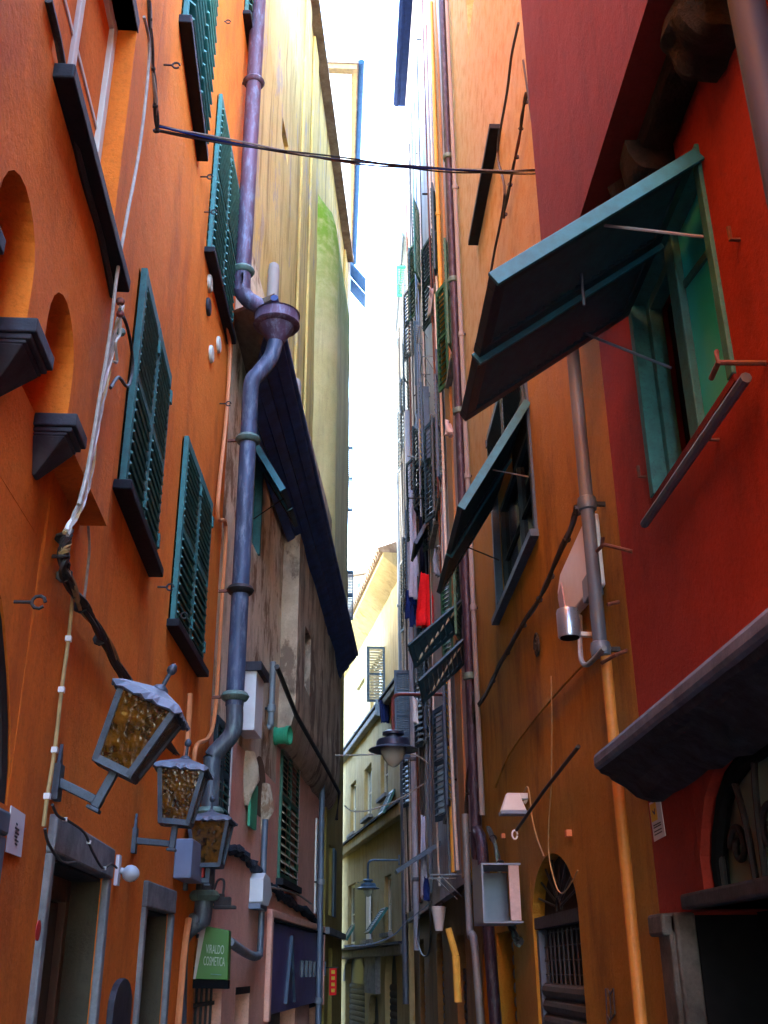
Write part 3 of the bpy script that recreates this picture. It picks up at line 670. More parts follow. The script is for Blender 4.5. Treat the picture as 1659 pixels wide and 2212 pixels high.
# arched niche with corbels (old arcade remains) and small green blind
na, nb_ = L2.S(546, 1700), L2.S(572, 1700)
b = MB(); zt = L2.Z(558, 1630); zb = L2.Z(555, 1760)
pts = [(na, zb)]+[((na+nb_)/2-(nb_-na)/2*math.cos(math.pi*i/10), zt-.22+.22*math.sin(math.pi*i/10)) for i in range(11)]+[(nb_, zb)]
b.prism([L2.pt(x, z, .001) for x, z in pts], [L2.pt(x, z, .006) for x, z in pts]); b.build('arch_recess', M['recess'], rt)
for (u, v) in ((530, 1690), (566, 1755)):
    b = MB(); c = L2.P(u, v, 0); b.lathe(c+UP*.12, [(.02, -.3), (.06, -.22), (.11, -.1), (.1, 0), (.07, .12)], 9)
    for i, p in enumerate(b.v): b.v[i] = p + V((noise.noise(p*9), noise.noise(p*9+V((5, 0, 0))), 0))*.03
    b.build('corbel', M['weather'], rt, True)
box('blind', M['brightgreen'], rt, L2, L2.S(528, 1740), L2.S(543, 1740), L2.Z(535, 1790), L2.Z(535, 1690), .03, .05)
# ruined string course
b = MB(); pts = wpts(L2, [(488, 1830), (520, 1845), (545, 1870), (562, 1895), (580, 1915), (610, 1935), (650, 1965), (690, 2000)], .02)
b.tube(spline(pts, 8), .035, 7)
for i, p in enumerate(b.v): b.v[i] = p + V((noise.noise(p*12), 0, noise.noise(p*12+V((3, 1, 0)))))*.05
b.build('string_course', M['blackstone'], rt)
# ground floor openings
box('backing', M['dark'], rt, L2, gd[0], gd[1], 0, gd[3], -.29, -.28)
b = MB()
for i in range(9): a = gd[0]+(gd[1]-gd[0])*(i+.5)/9; b.tube([L2.pt(a, 0, -.06), L2.pt(a, gd[3]-.12, -.06)], .009, 6)
for z in (.5, 1.0, 1.42): b.wbox(L2, gd[0], gd[1], z, z+.025, -.075, -.05)
b.build('door_grille', M['steelshut'], rt)
box('transom', M['black'], rt, L2, gd[0], gd[1], gd[3]-.12, gd[3], -.1, .02)
for a in (wd, wd2, wd3):
    box('door', M['tealdark'], rt, L2, a[0]+.03, a[1]-.03, 0, a[3]-.05, -.19, -.15); box('door_frame', M['iron'], rt, L2, a[0], a[1], a[3]-.05, a[3], -.19, .004)
# sign frame in relief
sg = (L2.S(580, 1990), L2.S(692, 2060), 1.28, 2.03)
b = MB(); b.wbox(L2, sg[0]-.1, sg[0], sg[2]-.05, sg[3]+.07, 0, .05); b.wbox(L2, sg[0]-.1, sg[1]+.1, sg[3]+.03, sg[3]+.1, 0, .048); b.wbox(L2, sg[1], sg[1]+.1, sg[2]-.05, sg[3]+.03, 0, .05); b.build('panel_surround', M['salmon'], rt, bevel=.01)
# purple sign board (top-level)
t = thing('shop_sign', L2.pt(sg[0], sg[2], .03), 'large purple enamel shop sign board in a salmon surround', 'sign')
box('board', M['purple'], t, L2, sg[0]+.02, sg[1], sg[2], sg[3], .004, .04, bevel=.01)
b = MB(); b.wbox(L2, sg[0]+.01, sg[1]+.01, sg[3], sg[3]+.02, .0, .06); b.build('frame', M['black'], t)
ac = L2.pt(sg[0]+1.15, sg[2]+.06, .043); aw = L2.d
b = MB()
b.bar(ac-aw*.3, ac+V((0, 0, .6)), .008, .05, L2.n); b.bar(ac+aw*.3, ac+V((0, 0, .6)), .008, .05, L2.n); b.bar(ac-aw*.16+UP*.26, ac+aw*.16+UP*.26, .008, .035, L2.n); b.build('letter', M['signletter'], t)
for i in range(7):
    c = L2.pt(sg[0]+2.0+i*.37, sg[2]+.36, .043); b = MB(); b.bar(c-UP*.08, c+UP*.08, .05, .006, L2.d); b.bar(c-aw*.07+UP*.08, c+aw*.07+UP*.08, .006, .03, L2.n); b.build('small_letter', M['signletter'], t)

# ================================================================== LEFT: TALL YELLOW HOUSE BEHIND, PALE END HOUSE, OLIVE HOUSE
rt = building('yellow_house', L2, 6, 'tall pale yellow rendered house rising behind the low eave')
yw = (L2.S(609, 290, -.1), L2.S(624, 290, -.1), L2.Z(616, 330, -.1), L2.Z(611, 255, -.1))
wall_front(L2, -.6, 10.55, 6.2, 15.1, [yw+(.25,)], -.1, amp=.02).build('wall', M['yellow'], rt)
box('backing', M['yellow'], rt, L2, yw[0], yw[1], yw[2], yw[3], -.345, -.34)
fa, fb = L2.S(680, 700, -.1), L2.S(735, 700, .0); fz = L2.Z(690, 425, -.1)
b = MB(); vs = []; na_, nz_ = 14, 26
for j in range(nz_+1):
    z = 6.4+(fz-6.4)*j/nz_; h = 1.0 if z < fz-1.0 else math.sqrt(max(0, 1-((z-(fz-1.0))/1.0)**2))
    for i in range(na_+1):
        t = math.pi*i/na_; a = (fa+fb)/2-(fb-fa)/2*math.cos(t)
        vs.append(L2.pt(a, z, -.12+.32*h*min(1, math.sin(t)*1.6)+.012*noise.noise(V((a*2, z*2, 1)))))
fs = [(j*(na_+1)+i, j*(na_+1)+i+1, (j+1)*(na_+1)+i+1, (j+1)*(na_+1)+i) for j in range(nz_) for i in range(na_)]
b.add(vs, fs); b.build('chimney_flue', M['flue'], rt, True)
for (u0, u1) in ((640, 652), (662, 672), (742, 750)):
    a = L2.S(u0, 600, -.1); b = MB(); b.wbox(L2, a, a+.5, 7, 15.05, -.1, -.06); b.build('lesene', M['yellow'], rt, bevel=.03)
b = MB(); b.wbox(L2, -.6, 10.55, 15.1, 15.18, -4.1, .06); b.build('roof_edge', M['tile'], rt)
for (u, v0, v1) in ((592, 568, 640), (640, 818, 900), (714, 1142, 1215), (733, 1212, 1290)):
    p = L2.P(u, v0, .02); q = L2.P(u, v1, .02)
    b = MB(); b.lathe(V((p.x, p.y, q.z-.3)), [(.06, 0), (.06, p.z-q.z+.2), (.05, p.z-q.z+.27), (.02, p.z-q.z+.3)], 12)
    tag(b.build('vent_pipe', M['palepipe'], None, True, loc=p), {592: 'pale capped vent pipe beside the funnel of the drainpipe', 640: 'pale capped vent pipe midway along the dark eave', 714: 'pale capped vent pipe near the far end of the dark eave, taller of two', 733: 'pale capped vent pipe at the far end of the dark eave'}[u], 'vent pipe', 'vent pipes on the yellow house')

rt = building('pale_end_house', L4, 4, 'tall white house end with a tan eave and blue gutter against the sky')
wall_front(L4, 0, 7, 7.5, 20.6, [], 0).build('wall', M['white'], rt)
e0 = at_y(775, 135, 17.6); zt = e0.z
b = MB(); b.wbox(L4, -.15, 7.1, zt-.2, zt-.05, -4.1, e0.x-.04); b.build('eave', M['darktan'], rt)
b = MB(); b.wbox(L4, -.18, 7.15, zt-.05, zt+.05, -4.15, e0.x); b.build('roof', M['tile'], rt)
tub('gutter', M['awnblue'], rt, [L4.pt(-.2, zt-.02, e0.x+.06), L4.pt(7.2, zt-.02, e0.x+.06)], .075, 10)
for (u, v0, v1, y) in ((790, 565, 615, 20.5), (790, 600, 650, 21)):
    p = at_y(757, v0, y); q = at_y(u, v1-12, y); B = q-p; O = p
    leaf(rt, O, V((0, 1, 0)), B, .55, B.length, M['awnblue'], 6, V((.5, 0, .8)), mids=(), name='awning_shutter', hinge=False)
for (v0, v1, y, wd_) in ((965, 1105, 20, .12), (1232, 1340, 21, .16)):
    p = at_y(750, v0, y); q = at_y(750, v1, y); leaf(rt, V((L4.pt(y-17.75, 0, 0).x+.01, y, p.z)), V((1, 0, 0)), DN, wd_, p.z-q.z, M['blueshut'], 14, V((0, -1, 0)), mids=(.5,), hinge=False, st=.02)

rt = building('olive_house', OL, 1, 'narrow olive yellow house front at the bend, behind the salmon house')
wall_front(OL, 0, 3.25, 0, 7.48, [(.6, 1.3, 0, 1.9, .2), (.5, 1.0, 2.3, 3.2, .15)]).build('wall', M['olive'], rt)
box('backing', M['dark'], rt, OL, .6, 1.3, 0, 1.9, -.19, -.18); box('backing', M['dark'], rt, OL, .5, 1.0, 2.3, 3.2, -.14, -.13)
box('shutter', M['tealdark'], rt, OL, 1.05, 1.45, 2.3, 3.2, .005, .035); box('string_course', M['greystone'], rt, OL, 0, 3.3, 2.05, 2.13, 0, .06)

BW = Wall(-.06, 17.7, -.12, 1)  # unseen front, added to stop light flooding in from the left
rt = building('light_block_front', BW, 3, 'unseen low front added behind the bend to block light from the left')
wall_front(BW, 0, 14, 0, 8.2, [(2, 3, 0, 2, .2)]).build('wall', M['olive'], rt); box('backing', M['dark'], rt, BW, 2, 3, 0, 2, -.19, -.18)

# ================================================================== RIGHT: RED HOUSE
rt = building('red_house', R1, 2, 'deep red plastered house with an overhanging upper storey on the right')
YC = 4.38; JX = .25; JZ = 4.64
wr = (R1.S(1590, 800), R1.S(1415, 1075)+.02, 3.4, 4.36)
dr = (1.2, R1.S(1490, 2150), 0, R1.Z(1535, 1960)); fan = (1.2, R1.S(1512, 1850), R1.Z(1530, 1925), 2.34)
wall_front(R1, -5, YC, 0, 7.3, [wr+(.3,), dr+(.35,), fan+(.22,)]).build('wall', M['red'], rt)
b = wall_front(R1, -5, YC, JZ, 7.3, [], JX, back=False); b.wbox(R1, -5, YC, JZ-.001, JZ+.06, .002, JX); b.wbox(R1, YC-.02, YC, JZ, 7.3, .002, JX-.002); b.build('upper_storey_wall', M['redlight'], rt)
# string beam and stone corbels under the jetty
b = MB(); b.wbox(R1, 1.6, YC-.02, JZ-.1, JZ-.003, .004, .13); b.build('jetty_beam', M['corbelstone'], rt, bevel=.02)
def corbel(a0, a1, ztop, h, out, drop=0):
    n = 9; prof = [(0, ztop), (out, ztop), (out, ztop-h*.3)]+[(out*(1-.75*(i/n)**1.5), ztop-h*.3-h*.7*math.sin(i/n*math.pi/2)) for i in range(1, n+1)]+[(0, ztop-h)]
    b = MB(); m = 7; loops = []
    for k in range(m+1):
        a = a0+(a1-a0)*k/m; ed = .03 if k in (0, m) else 0
        loops.append([R1.pt(a, z+.045*noise.noise(V((a*9, z*9, o*9)))+ed*.5, max(0.002, o*(1-ed)+.05*noise.noise(V((a*9+4, z*9, o*8))))) for o, z in prof])
    L = len(prof)
    for k in range(m): b.add(loops[k]+loops[k+1], [(j, (j+1) % L, (j+1) % L+L, j+L) for j in range(L)])
    b.add(loops[0], [tuple(range(L))]); b.add(loops[m], [tuple(range(L))]); return b.build('corbel', M['corbelstone'], rt, True)
corbel(R1.S(1480, 90, .2), R1.S(1420, 110, .2), JZ-.06, .2, .2)
corbel(R1.S(1375, 330, .15), R1.S(1300, 380, .15), JZ-.06, .19, .17)
# casement window with pushed-out shutters
box('lining', M['red'], rt, R1, wr[0], wr[1], wr[2], wr[3], -.298, -.29)
fb_ = MB(); a0, a1, z0, z1 = wr; fw = .05
for (p, q) in ((a0, a0+fw), (a1-fw, a1)): fb_.wbox(R1, p, q, z0, z1, -.08, .015)
fb_.wbox(R1, a0+fw, a1-fw, z1-fw, z1, -.08, .014); fr_ = fb_.build('window_frame', M['teal'], rt, bevel=.004)
mid = (a0+a1)/2
box('mullion', M['teal'], fr_, R1, mid-.05, mid+.05, z0, z1-fw, -.1, -.02, bevel=.006)
cs = MB()
for (p, q) in ((mid+.05, a1-fw),):
    cs.wbox(R1, p, p+.045, z0, z1-fw, -.11, -.05); cs.wbox(R1, q-.045, q, z0, z1-fw, -.11, -.05); cs.wbox(R1, p+.045, q-.045, z0, z0+.05, -.11, -.052); cs.wbox(R1, p+.045, q-.045, z1-fw-.05, z1-fw, -.11, -.052)
c = cs.build('casement', M['teal'], fr_, bevel=.004)
box('turquoise_panel', M['tealglass'], rt, R1, a0+.02, mid-.05, z0+.01, z1-fw-.01, -.06, -.05); b = MB(); b.bar(R1.pt(a0+.03, z0+.58, -.045), R1.pt(mid-.06, z0+.66, -.045), .012, .03); b.build('panel_rail', M['teal'], rt); box('pane', M['glass'], c, R1, mid+.095, a1-fw-.045, z0+.05, z1-fw-.05, -.14, -.13)
b = MB(); b.tube([R1.pt(mid-.08, z0+.3, -.07), R1.pt(mid-.08, z0+.42, -.06), R1.pt(mid-.08, z0+.44, -.09)], .008, 6); b.build('handle', M['iron'], c, True)
p0, p1 = R1.P(1500, 333, .03), R1.P(1350, 675, .03); p1.z = p0.z
tip = at_y(1065, 597, p0.y)
L = awning(rt, R1, p0, p1, tip, M['tealdark'], 20, 2, rail=M['rail'], st=.055)
stay(rt, at_y(1305, 487, p0.y+.1), R1.P(1522, 512, .01), M['palepipe']); stay(rt, at_y(1252, 716, p1.y-.1), R1.P(1450, 795, -.02), M['bluepipe']); stay(rt, at_y(1249, 522, p0.y+.35), at_y(1262, 660, p0.y+.35), M['bluepipe'])
box('window_apron', M['redlight'], rt, R1, a0, a1, z0-.03, z0-.002, -.28, .01)
# rod along the sill
tub('sill_rail', M['brownpipe'], rt, [R1.P(1392, 1132, .05), R1.P(1612, 815, .05)], .018, 8)
# stone canopy over the door
lip0, lip1 = 1.2, YC-.08; zc = 2.44
b = MB(); prof = [(0, zc), (.2, zc-.03), (.215, zc-.05), (.2, zc-.075), (.17, zc-.085), (.16, zc-.1), (.11, zc-.125), (.07, zc-.165), (.0, zc-.19)]
m = 22; loops = []
for k in range(m+1):
    a = lip0+(lip1-lip0)*k/m
    loops.append([R1.pt(a, z+(.014*noise.noise(V((a*5, z*9, o*9))) if i > 2 else 0)-(.03*noise.noise(V((a*4, 1, 2))) if i >= 7 else 0), max(.001, o+(.01*noise.noise(V((a*8, z*8, 3))) if i > 2 else .004*noise.noise(V((a*9, 0, 0)))))) for i, (o, z) in enumerate(prof)])
Lp = len(prof)
for k in range(m): b.add(loops[k]+loops[k+1], [(j, (j+1) % Lp, (j+1) % Lp+Lp, j+Lp) for j in range(Lp)])
b.add(loops[0], [tuple(range(Lp))]); b.add(loops[m], [tuple(range(Lp))]); b.build('door_canopy', M['blackstone'], rt)
b = MB(); b.wbox(R1, lip0, lip1+.01, zc-.055, zc+.012, .0, .232); b.build('canopy_lip', M['skylit_lip'], rt, bevel=.02)
# door with carved jamb, lintel, fanlight
ja = (R1.S(1530, 2050), R1.S(1452, 2050))
b = MB(); zt = dr[3]
for (p, q, o) in ((dr[1]-.0, ja[1], .05), (ja[1]-.04, ja[1]+.02, .035), (dr[1]-.02, dr[1]+.03, .03)): b.wbox(R1, min(p, q), max(p, q), 0, zt, -.05, o)
b.wbox(R1, dr[1], ja[1]+.04, zt-.08, zt-.001, -.1, .075); box('reveal', M['black'], rt, R1, dr[1]-.012, dr[1]-.002, 0, zt-.01, -.34, -.052); b.build('carved_jamb', M['carved'], rt, bevel=.012)  # black reveal sheet: shade inside the door recess put into its colour
box('door_lintel', M['slate'], rt, R1, 1.2, R1.S(1500, 1960), zt, fan[2], -.3, .05, bevel=.01)
b = MB()
for i in range(4): a = dr[0]+(dr[1]-dr[0])*i/4; b.wbox(R1, a+.01, a+(dr[1]-dr[0])/4-.01, 0, zt-.1, -.34, -.3)
b.wbox(R1, dr[0], dr[1], zt-.1, zt, -.34, -.29); b.build('door', M['black'], rt)
AP = [R1.hit(u, v) for (u, v) in ((1512, 1850), (1514, 1790), (1522, 1720), (1538, 1670), (1565, 1630), (1610, 1600), (1659, 1590))]; AP = [(min(a, fan[1]), min(z, fan[3]-.012)) for a, z in AP]
b = MB()
for i in range(len(AP)-1):
    (x0, y0), (x1, y1) = AP[i], AP[i+1]
    if abs(x0-x1) > 1e-4: b.hexa([R1.pt(x1, y1, -.2), R1.pt(x0, y0, -.2), R1.pt(x0, y0, -.001), R1.pt(x1, y1, -.001), R1.pt(x1, fan[3]+.001, -.2), R1.pt(x0, fan[3]+.001, -.2), R1.pt(x0, fan[3]+.001, -.001), R1.pt(x1, fan[3]+.001, -.001)])
b.build('arch_spandrel', M['red'], rt)
b = MB(); b.tube([R1.pt(fan[1]-.02, fan[2], -.06)]+[R1.pt(x-.02, z-.02, -.06) for x, z in AP], .03, 8); b.build('arch_frame', M['black'], rt)
box('pane', M['greenglass'], rt, R1, fan[0], fan[1], fan[2], fan[3], -.1, -.09)
gr = MB(); cx_, rz = (fan[0]+fan[1])/2, fan[2]
for i in range(13):
    pass
R_ = (fan[1]-fan[0])/2
for (c, z, R, fl) in ((fan[1]-.2, rz+.13, .075, 1), (fan[1]-.5, rz+.15, .09, -1)): gr.tube(scroll(R1, c, z, R, -.07, 1.3, fl), .012, 7)
for a in (fan[1]-.34, fan[1]-.72): gr.tube(spline([R1.pt(a, rz, -.06), R1.pt(a+.02, rz+.2, -.06), R1.pt(a+.1, rz+.38, -.06), R1.pt(a+.2, rz+.42, -.06), R1.pt(a+.27, rz+.3, -.06), R1.pt(a+.3, rz, -.06)], 6), .012, 7)
gr.build('fanlight_grille', M['iron'], rt, True)
# pintles
for (u, v) in ((1598, 518), (1396, 1030), (1553, 950)):
    p = R1.P(u, v, 0); b = MB(); b.tube([p, p+R1.n*.03, p+R1.n*.03+UP*.05], .008, 6); b.build('iron_pin', M['rust'], rt)

# ================================================================== RIGHT: OCHRE HOUSE
rt = building('ochre_house', R1, 7, 'tall ochre orange house in the middle of the right side')
YE = 9.85
w2 = (R1.S(1150, 1000), R1.S(1073, 1230), 4.28, 5.95)
wt = (R1.S(1070, 80), R1.S(1012, 85), R1.Z(1012, 85), 12.5)
da = (R1.S(1250, 1980), R1.S(1150, 1980), 0, 2.28); zl = R1.Z(1200, 1985); sh_ = (R1.S(1112, 2100), R1.S(1076, 2100), 0, 1.9); so_ = (R1.S(1046, 2130), R1.S(1022, 2130), 0, 1.75)
wall_front(R1, YC+.004, YE, 0, 13.4, [w2+(.2,), wt+(.25,), da+(.09,), sh_+(.2,), so_+(.2,)]).build('wall', M['ochre'], rt)
box('backing', M['dark'], rt, R1, w2[0], w2[1], w2[2], w2[3], -.195, -.19); window(rt, R1, w2[0]+.02, w2[1]-.02, w2[2], 5.25, .12, 0, M['tealdark'], .05)
box('window_frame', M['blueshut'], rt, R1, w2[0]-.03, w2[0]+.03, w2[2], w2[3], -.04, .02); box('window_frame', M['blueshut'], rt, R1, w2[1]-.03, w2[1]+.03, w2[2], w2[3], -.04, .02); box('sill', M['blueshut'], rt, R1, w2[0]-.05, w2[1]+.05, w2[2]-.05, w2[2], -.05, .06)
h = (w2[0]+w2[1])/2
for (p, q) in ((w2[0], h), (h, w2[1])): leaf(rt, R1.pt(p+.03, w2[3], .02), R1.d, DN, q-p-.06, w2[3]-5.28, M['tealdark'], 14, R1.n, mids=(), slat_mat=M['tealdark'])
p0, p1 = R1.P(1135, 868, .03), R1.P(1063, 1078, .03); p1.z = p0.z; tip = at_y(994, 1094, p0.y)
awning(rt, R1, p0, p1, tip, M['tealdark'], 18, 2, rail=M['rail'], st=.06); stay(rt, at_y(1065, 1015, p0.y+.3), R1.P(1142, 1030, .0), M['palepipe']); stay(rt, at_y(1010, 1182, p1.y-.1), R1.P(1078, 1210, 0))
box('recess_panel', M['redwood'], rt, R1, wt[0], wt[1], wt[2], 12.5, -.24, -.2); box('sill', M['darksill'], rt, R1, R1.S(1072, 270), R1.S(1022, 528), R1.Z(1030, 525)-.06, R1.Z(1030, 525), -.01, .1) if False else None
b = MB(); b.bar(R1.P(1070, 272, .05), R1.P(1022, 526, .05), .1, .05); b.build('sill', M['darksill'], rt, bevel=.005)
# arched door with sunburst grille and roller shutter
zs = R1.Z(1150, 1990); f = arch_filler(R1, da[0], da[1], max(zl, da[3]-(da[1]-da[0])/2), da[3]+.012, -.085, -.001, 18, min(1.0, (da[3]-zl)/((da[1]-da[0])/2))); f.build('arch_spandrel', M['ochre'], rt)
box('backing', M['dark'], rt, R1, da[0], da[1], 0, da[3], -.088, -.082); box('backing', M['dark'], rt, R1, sh_[0], sh_[1], 0, sh_[3], -.198, -.19)
box('transom', M['slate'], rt, R1, da[0], da[1], zl-.035, zl+.035, -.08, -.01)
gr = MB(); c = R1.pt((da[0]+da[1])/2, zl+.05, -.04); ra = (da[1]-da[0])/2
for i in range(1, 9): t = math.pi*i/9; gr.tube([c+(R1.d*math.cos(t)+UP*math.sin(t))*.07, c+R1.d*math.cos(t)*ra*.95+UP*math.sin(t)*(da[3]-zl-.07)], .008, 6)
gr.tube([c+(R1.d*math.cos(math.pi*i/10)+UP*math.sin(math.pi*i/10))*.075 for i in range(11)], .01, 6); gr.build('fan_grille', M['iron'], rt, True)
roller(rt, R1, da[0]+.03, da[1]-.03, 0, 1.55, -.045, M['steelshut'], .085)
b = MB(); n = 11
for i in range(n):
    a = da[0]+.05+(da[1]-da[0]-.1)*i/(n-1); b.tube([R1.pt(a, 1.55, -.05), R1.pt(a, zl-.05, -.05)], .006, 5)
for j in range(5): z = 1.6+j*.08; b.tube([R1.pt(da[0]+.03, z, -.055), R1.pt(da[1]-.03, z, -.055)], .005, 5)
b.build('shutter_grille', M['steelshut'], rt); box('shutter_rail', M['blueroller'], rt, R1, da[1]-.08, da[1]-.005, 0, zl-.04, -.08, -.02)
roller(rt, R1, sh_[0]+.04, sh_[1]-.02, 0, 1.85, -.14, M['blueroller'], .1); box('backing', M['dark'], rt, R1, so_[0], so_[1], 0, so_[3], -.19, -.15)
b = MB()
for (p, q) in (((1308, 2135), (1312, 2212)), ((1312, 2135), (1318, 2150)), ((1318, 2150), (1325, 2135)), ((1325, 2135), (1328, 2190)), ((1310, 2190), (1318, 2205)), ((1318, 2205), (1328, 2190)), ((1317, 2140), (1320, 2200))):
    b.bar(R1.P(*p, .002), R1.P(*q, .002), .006, .003)
b.build('graffiti', M['ink'], rt)
for (u, v) in ((1236, 1806), (1092, 1810), (1094, 1912)):
    box('stub', M['orangepipe'], rt, R1, R1.S(u, v), R1.S(u, v)+.05, R1.Z(u, v), R1.Z(u, v)+.035, 0, .03)
b = MB(); b.tube(scroll(R1, R1.S(1166, 1395), R1.Z(1166, 1395), .09, .02, 2.2), .008, 6); b.build('wire_coil', M['cable'], rt)

# ================================================================== RIGHT: FAR ROW
def rb(name, y0, y1, z1, mat, label, holes=(), z0=2.45, ground=None):
    t = building(name, R1, (y0+y1)/2, label)
    wall_front(R1, y0+.003, y1-.003, z0, z1, holes, 0, amp=.02, step=.4).build('wall', mat, t)
    wall_front(R1, y0+.003, y1-.003, 0, z0, [(p, q, 0, h, .2) for (p, q, h) in (ground or [])], -.1, amp=.01).build('ground_floor_wall', M['ground_ochre'], t)
    for (p, q, h) in (ground or []):
        arch_filler(R1, p, q, h-.36, h+.001, -.3, -.101, 12).build('arch_spandrel', M['ground_ochre'], t)
        box('backing', M['dark'], t, R1, p, q, 0, h, -.296, -.29); roller(t, R1, p+.02, q-.02, 0, h-.42, -.2, M['blueroller'], .1); box('transom', M['slate'], t, R1, p, q, h-.42, h-.37, -.29, -.18)
    for hh in holes:
        window(t, R1, hh[0], hh[1], hh[2], hh[3], .12, 0, M['blueshut'], .05)
        b = MB(); b.wbox(R1, hh[0]-.05, hh[1]+.05, hh[2]-.06, hh[2], -.02, .07); b.build('sill', M['greystone'], t)
    for hh in holes:
        wd_ = (hh[1]-hh[0])/2-.02; mm = random.choice(('blueshut', 'tealdark', 'blueshut', 'green'))
        for (a, ang) in ((hh[0], random.uniform(.15, .38)), (hh[1], random.uniform(.2, .42))):
            A = R1.n*math.sin(ang) + R1.d*(-1 if a == hh[0] else 1)*math.cos(ang)
            leaf(t, R1.pt(a, hh[3], .02), A, DN, wd_, hh[3]-hh[2], M[mm], (9, 8), V((0, -1, 0)), mids=(.5,), hinge=False)
    return t
rt1 = rb('mauve_house', YE, 11.6, 19, M['mauve'], 'narrow mauve house just beyond the pipes on the right', [(10.35, 10.95, 8.2, 9.7, .15), (10.9, 11.5, 4.9, 6.0, .15)], ground=[(10.3, 11.1, 1.95)])
rt2 = rb('lavender_house', 11.6, 14.6, 19.6, M['lavender'], 'pale lavender grey house hung with shutters, second beyond the ochre house', [(12.0, 12.8, 10.4, 11.9, .15), (13.2, 14.0, 7.3, 8.8, .15), (12.1, 12.9, 7.3, 8.8, .15), (12.2, 13.0, 3.3, 4.7, .15)], ground=[(12.6, 13.7, 2.0)])
rt3 = rb('pink_house', 14.6, 18.2, 19.9, M['pink'], 'faded pink house with racks and washing in the far right row', [(15.0, 15.8, 12.6, 14.2, .15), (16.4, 17.2, 12.6, 14.2, .15), (15.0, 15.8, 8.8, 10.4, .15), (16.5, 17.3, 8.8, 10.4, .15), (15.3, 16.1, 4.8, 6.4, .15)], ground=[(15.5, 16.6, 2.1)])
rt4 = rb('pale_blue_house', 18.2, 22, 16.2, M['cool'], 'pale bluish house covered in cables at the far end of the right row', [(18.8, 19.6, 12.0, 13.6, .15), (20.2, 21, 12.0, 13.6, .15), (18.8, 19.6, 8.2, 9.8, .15), (20.2, 21, 8.2, 9.8, .15), (19, 19.8, 4.4, 6, .15)], ground=[(19.2, 20.4, 2.1)])
b = MB(); b.wbox(R1, 10.95, 11.5, 2.5, 18.9, 0, .03); b.build('pilaster', M['brownstrip'], rt1)
def facing(root, y, u0, v0, u1, v1, mat, n, slat=None, name='shutter', mids=(.5,)):
    p = at_y(u0, v0, y); q = at_y(u1, v0, y); r = at_y(u0, v1, y)
    return leaf(root, p, V((1, 0, 0)), DN, max(.08, (q-p).x), p.z-r.z, mat, n, V((0, -1, 0)), st=.045, mids=mids, slat_mat=slat, name=name)
facing(rt4, 19.0, 856, 574, 904, 641, M['brightgreen'], 16, mids=()); facing(rt3, 18.0, 880, 516, 908, 590, M['brightgreen'], 12, mids=())
facing(rt4, 18.7, 851, 1448, 893, 1640, M['blueshut'], (18, 18)); facing(rt3, 15.2, 893, 1350, 928, 1475, M['tealdark'], (14, 14)); facing(rt3, 15.5, 893, 695, 916, 832, M['tealdark'], (14, 14), M['slatlight'])
facing(rt3, 14.8, 905, 905, 921, 1005, M['tan'], 0, mids=(.4,)); facing(rt2, 12.3, 960, 1610, 985, 1890, M['blueshut'], (22, 18))
facing(rt2, 13.9, 914, 835, 926, 990, M['blueshut'], (18, 18)); facing(rt2, 12.0, 940, 755, 956, 1000, M['blueshut'], (18, 18))
for (root, pu, pv, tu, tv, wd_, m) in ((rt2, 951, 1819, 857, 1880, .5, 'blueshut'), (rt3, 930, 1112, 896, 1172, .8, 'blueshut')):
    p0 = R1.P(pu, pv, .02); tip = at_y(tu, tv, p0.y); awning(root, R1, p0, p0+R1.d*wd_, tip, M['tealdark'], 9, 1, rail=M[m], st=.05)
for (a, b_, c, d, y, m) in (((1010, 1284), (899, 1430), (914, 1478), None, 10.7, 'slatlight'), ((1009, 1372), (921, 1512), (930, 1560), None, 10.5, 'slatlight')):
    P0 = at_y(*a, y); T = at_y(*b_, y); Q = at_y(*c, y+.25); A_ = Q-T; B_ = T-P0; B_ = B_-A_*(B_.dot(A_)/A_.dot(A_))*0
    n_ = A_.cross(B_).normalized(); leaf(rt1, P0, A_, (B_ - A_.normalized()*B_.dot(A_.normalized())), A_.length, B_.length, M['tealdark'], 9, n_ if n_.y < 0 else -n_, mids=(), name='awning_shutter', hinge=False, tilt=.3)
    tub('rail', M[m], rt1, [P0, T], .016, 6)
# roof edges of the far row
for (t, y0, y1, z) in ((rt1, YE, 11.6, 19), (rt2, 11.6, 14.6, 19.6), (rt3, 14.6, 18.2, 19.9), (rt4, 18.2, 22, 16.2)):
    b = MB(); b.wbox(R1, y0+.01, y1-.01, z, z+.12, -4, .14 if z > 17 else .07); b.build('eave', M['darkblue' if z > 17 else 'greypipe'], t); tub('gutter', M['darkblue' if z > 17 else 'bluepipe'], t, [R1.pt(y0+.01, z+.06, .2 if z > 17 else .11), R1.pt(y1-.01, z+.06, .2 if z > 17 else .11)], .08 if z > 17 else .045, 8)

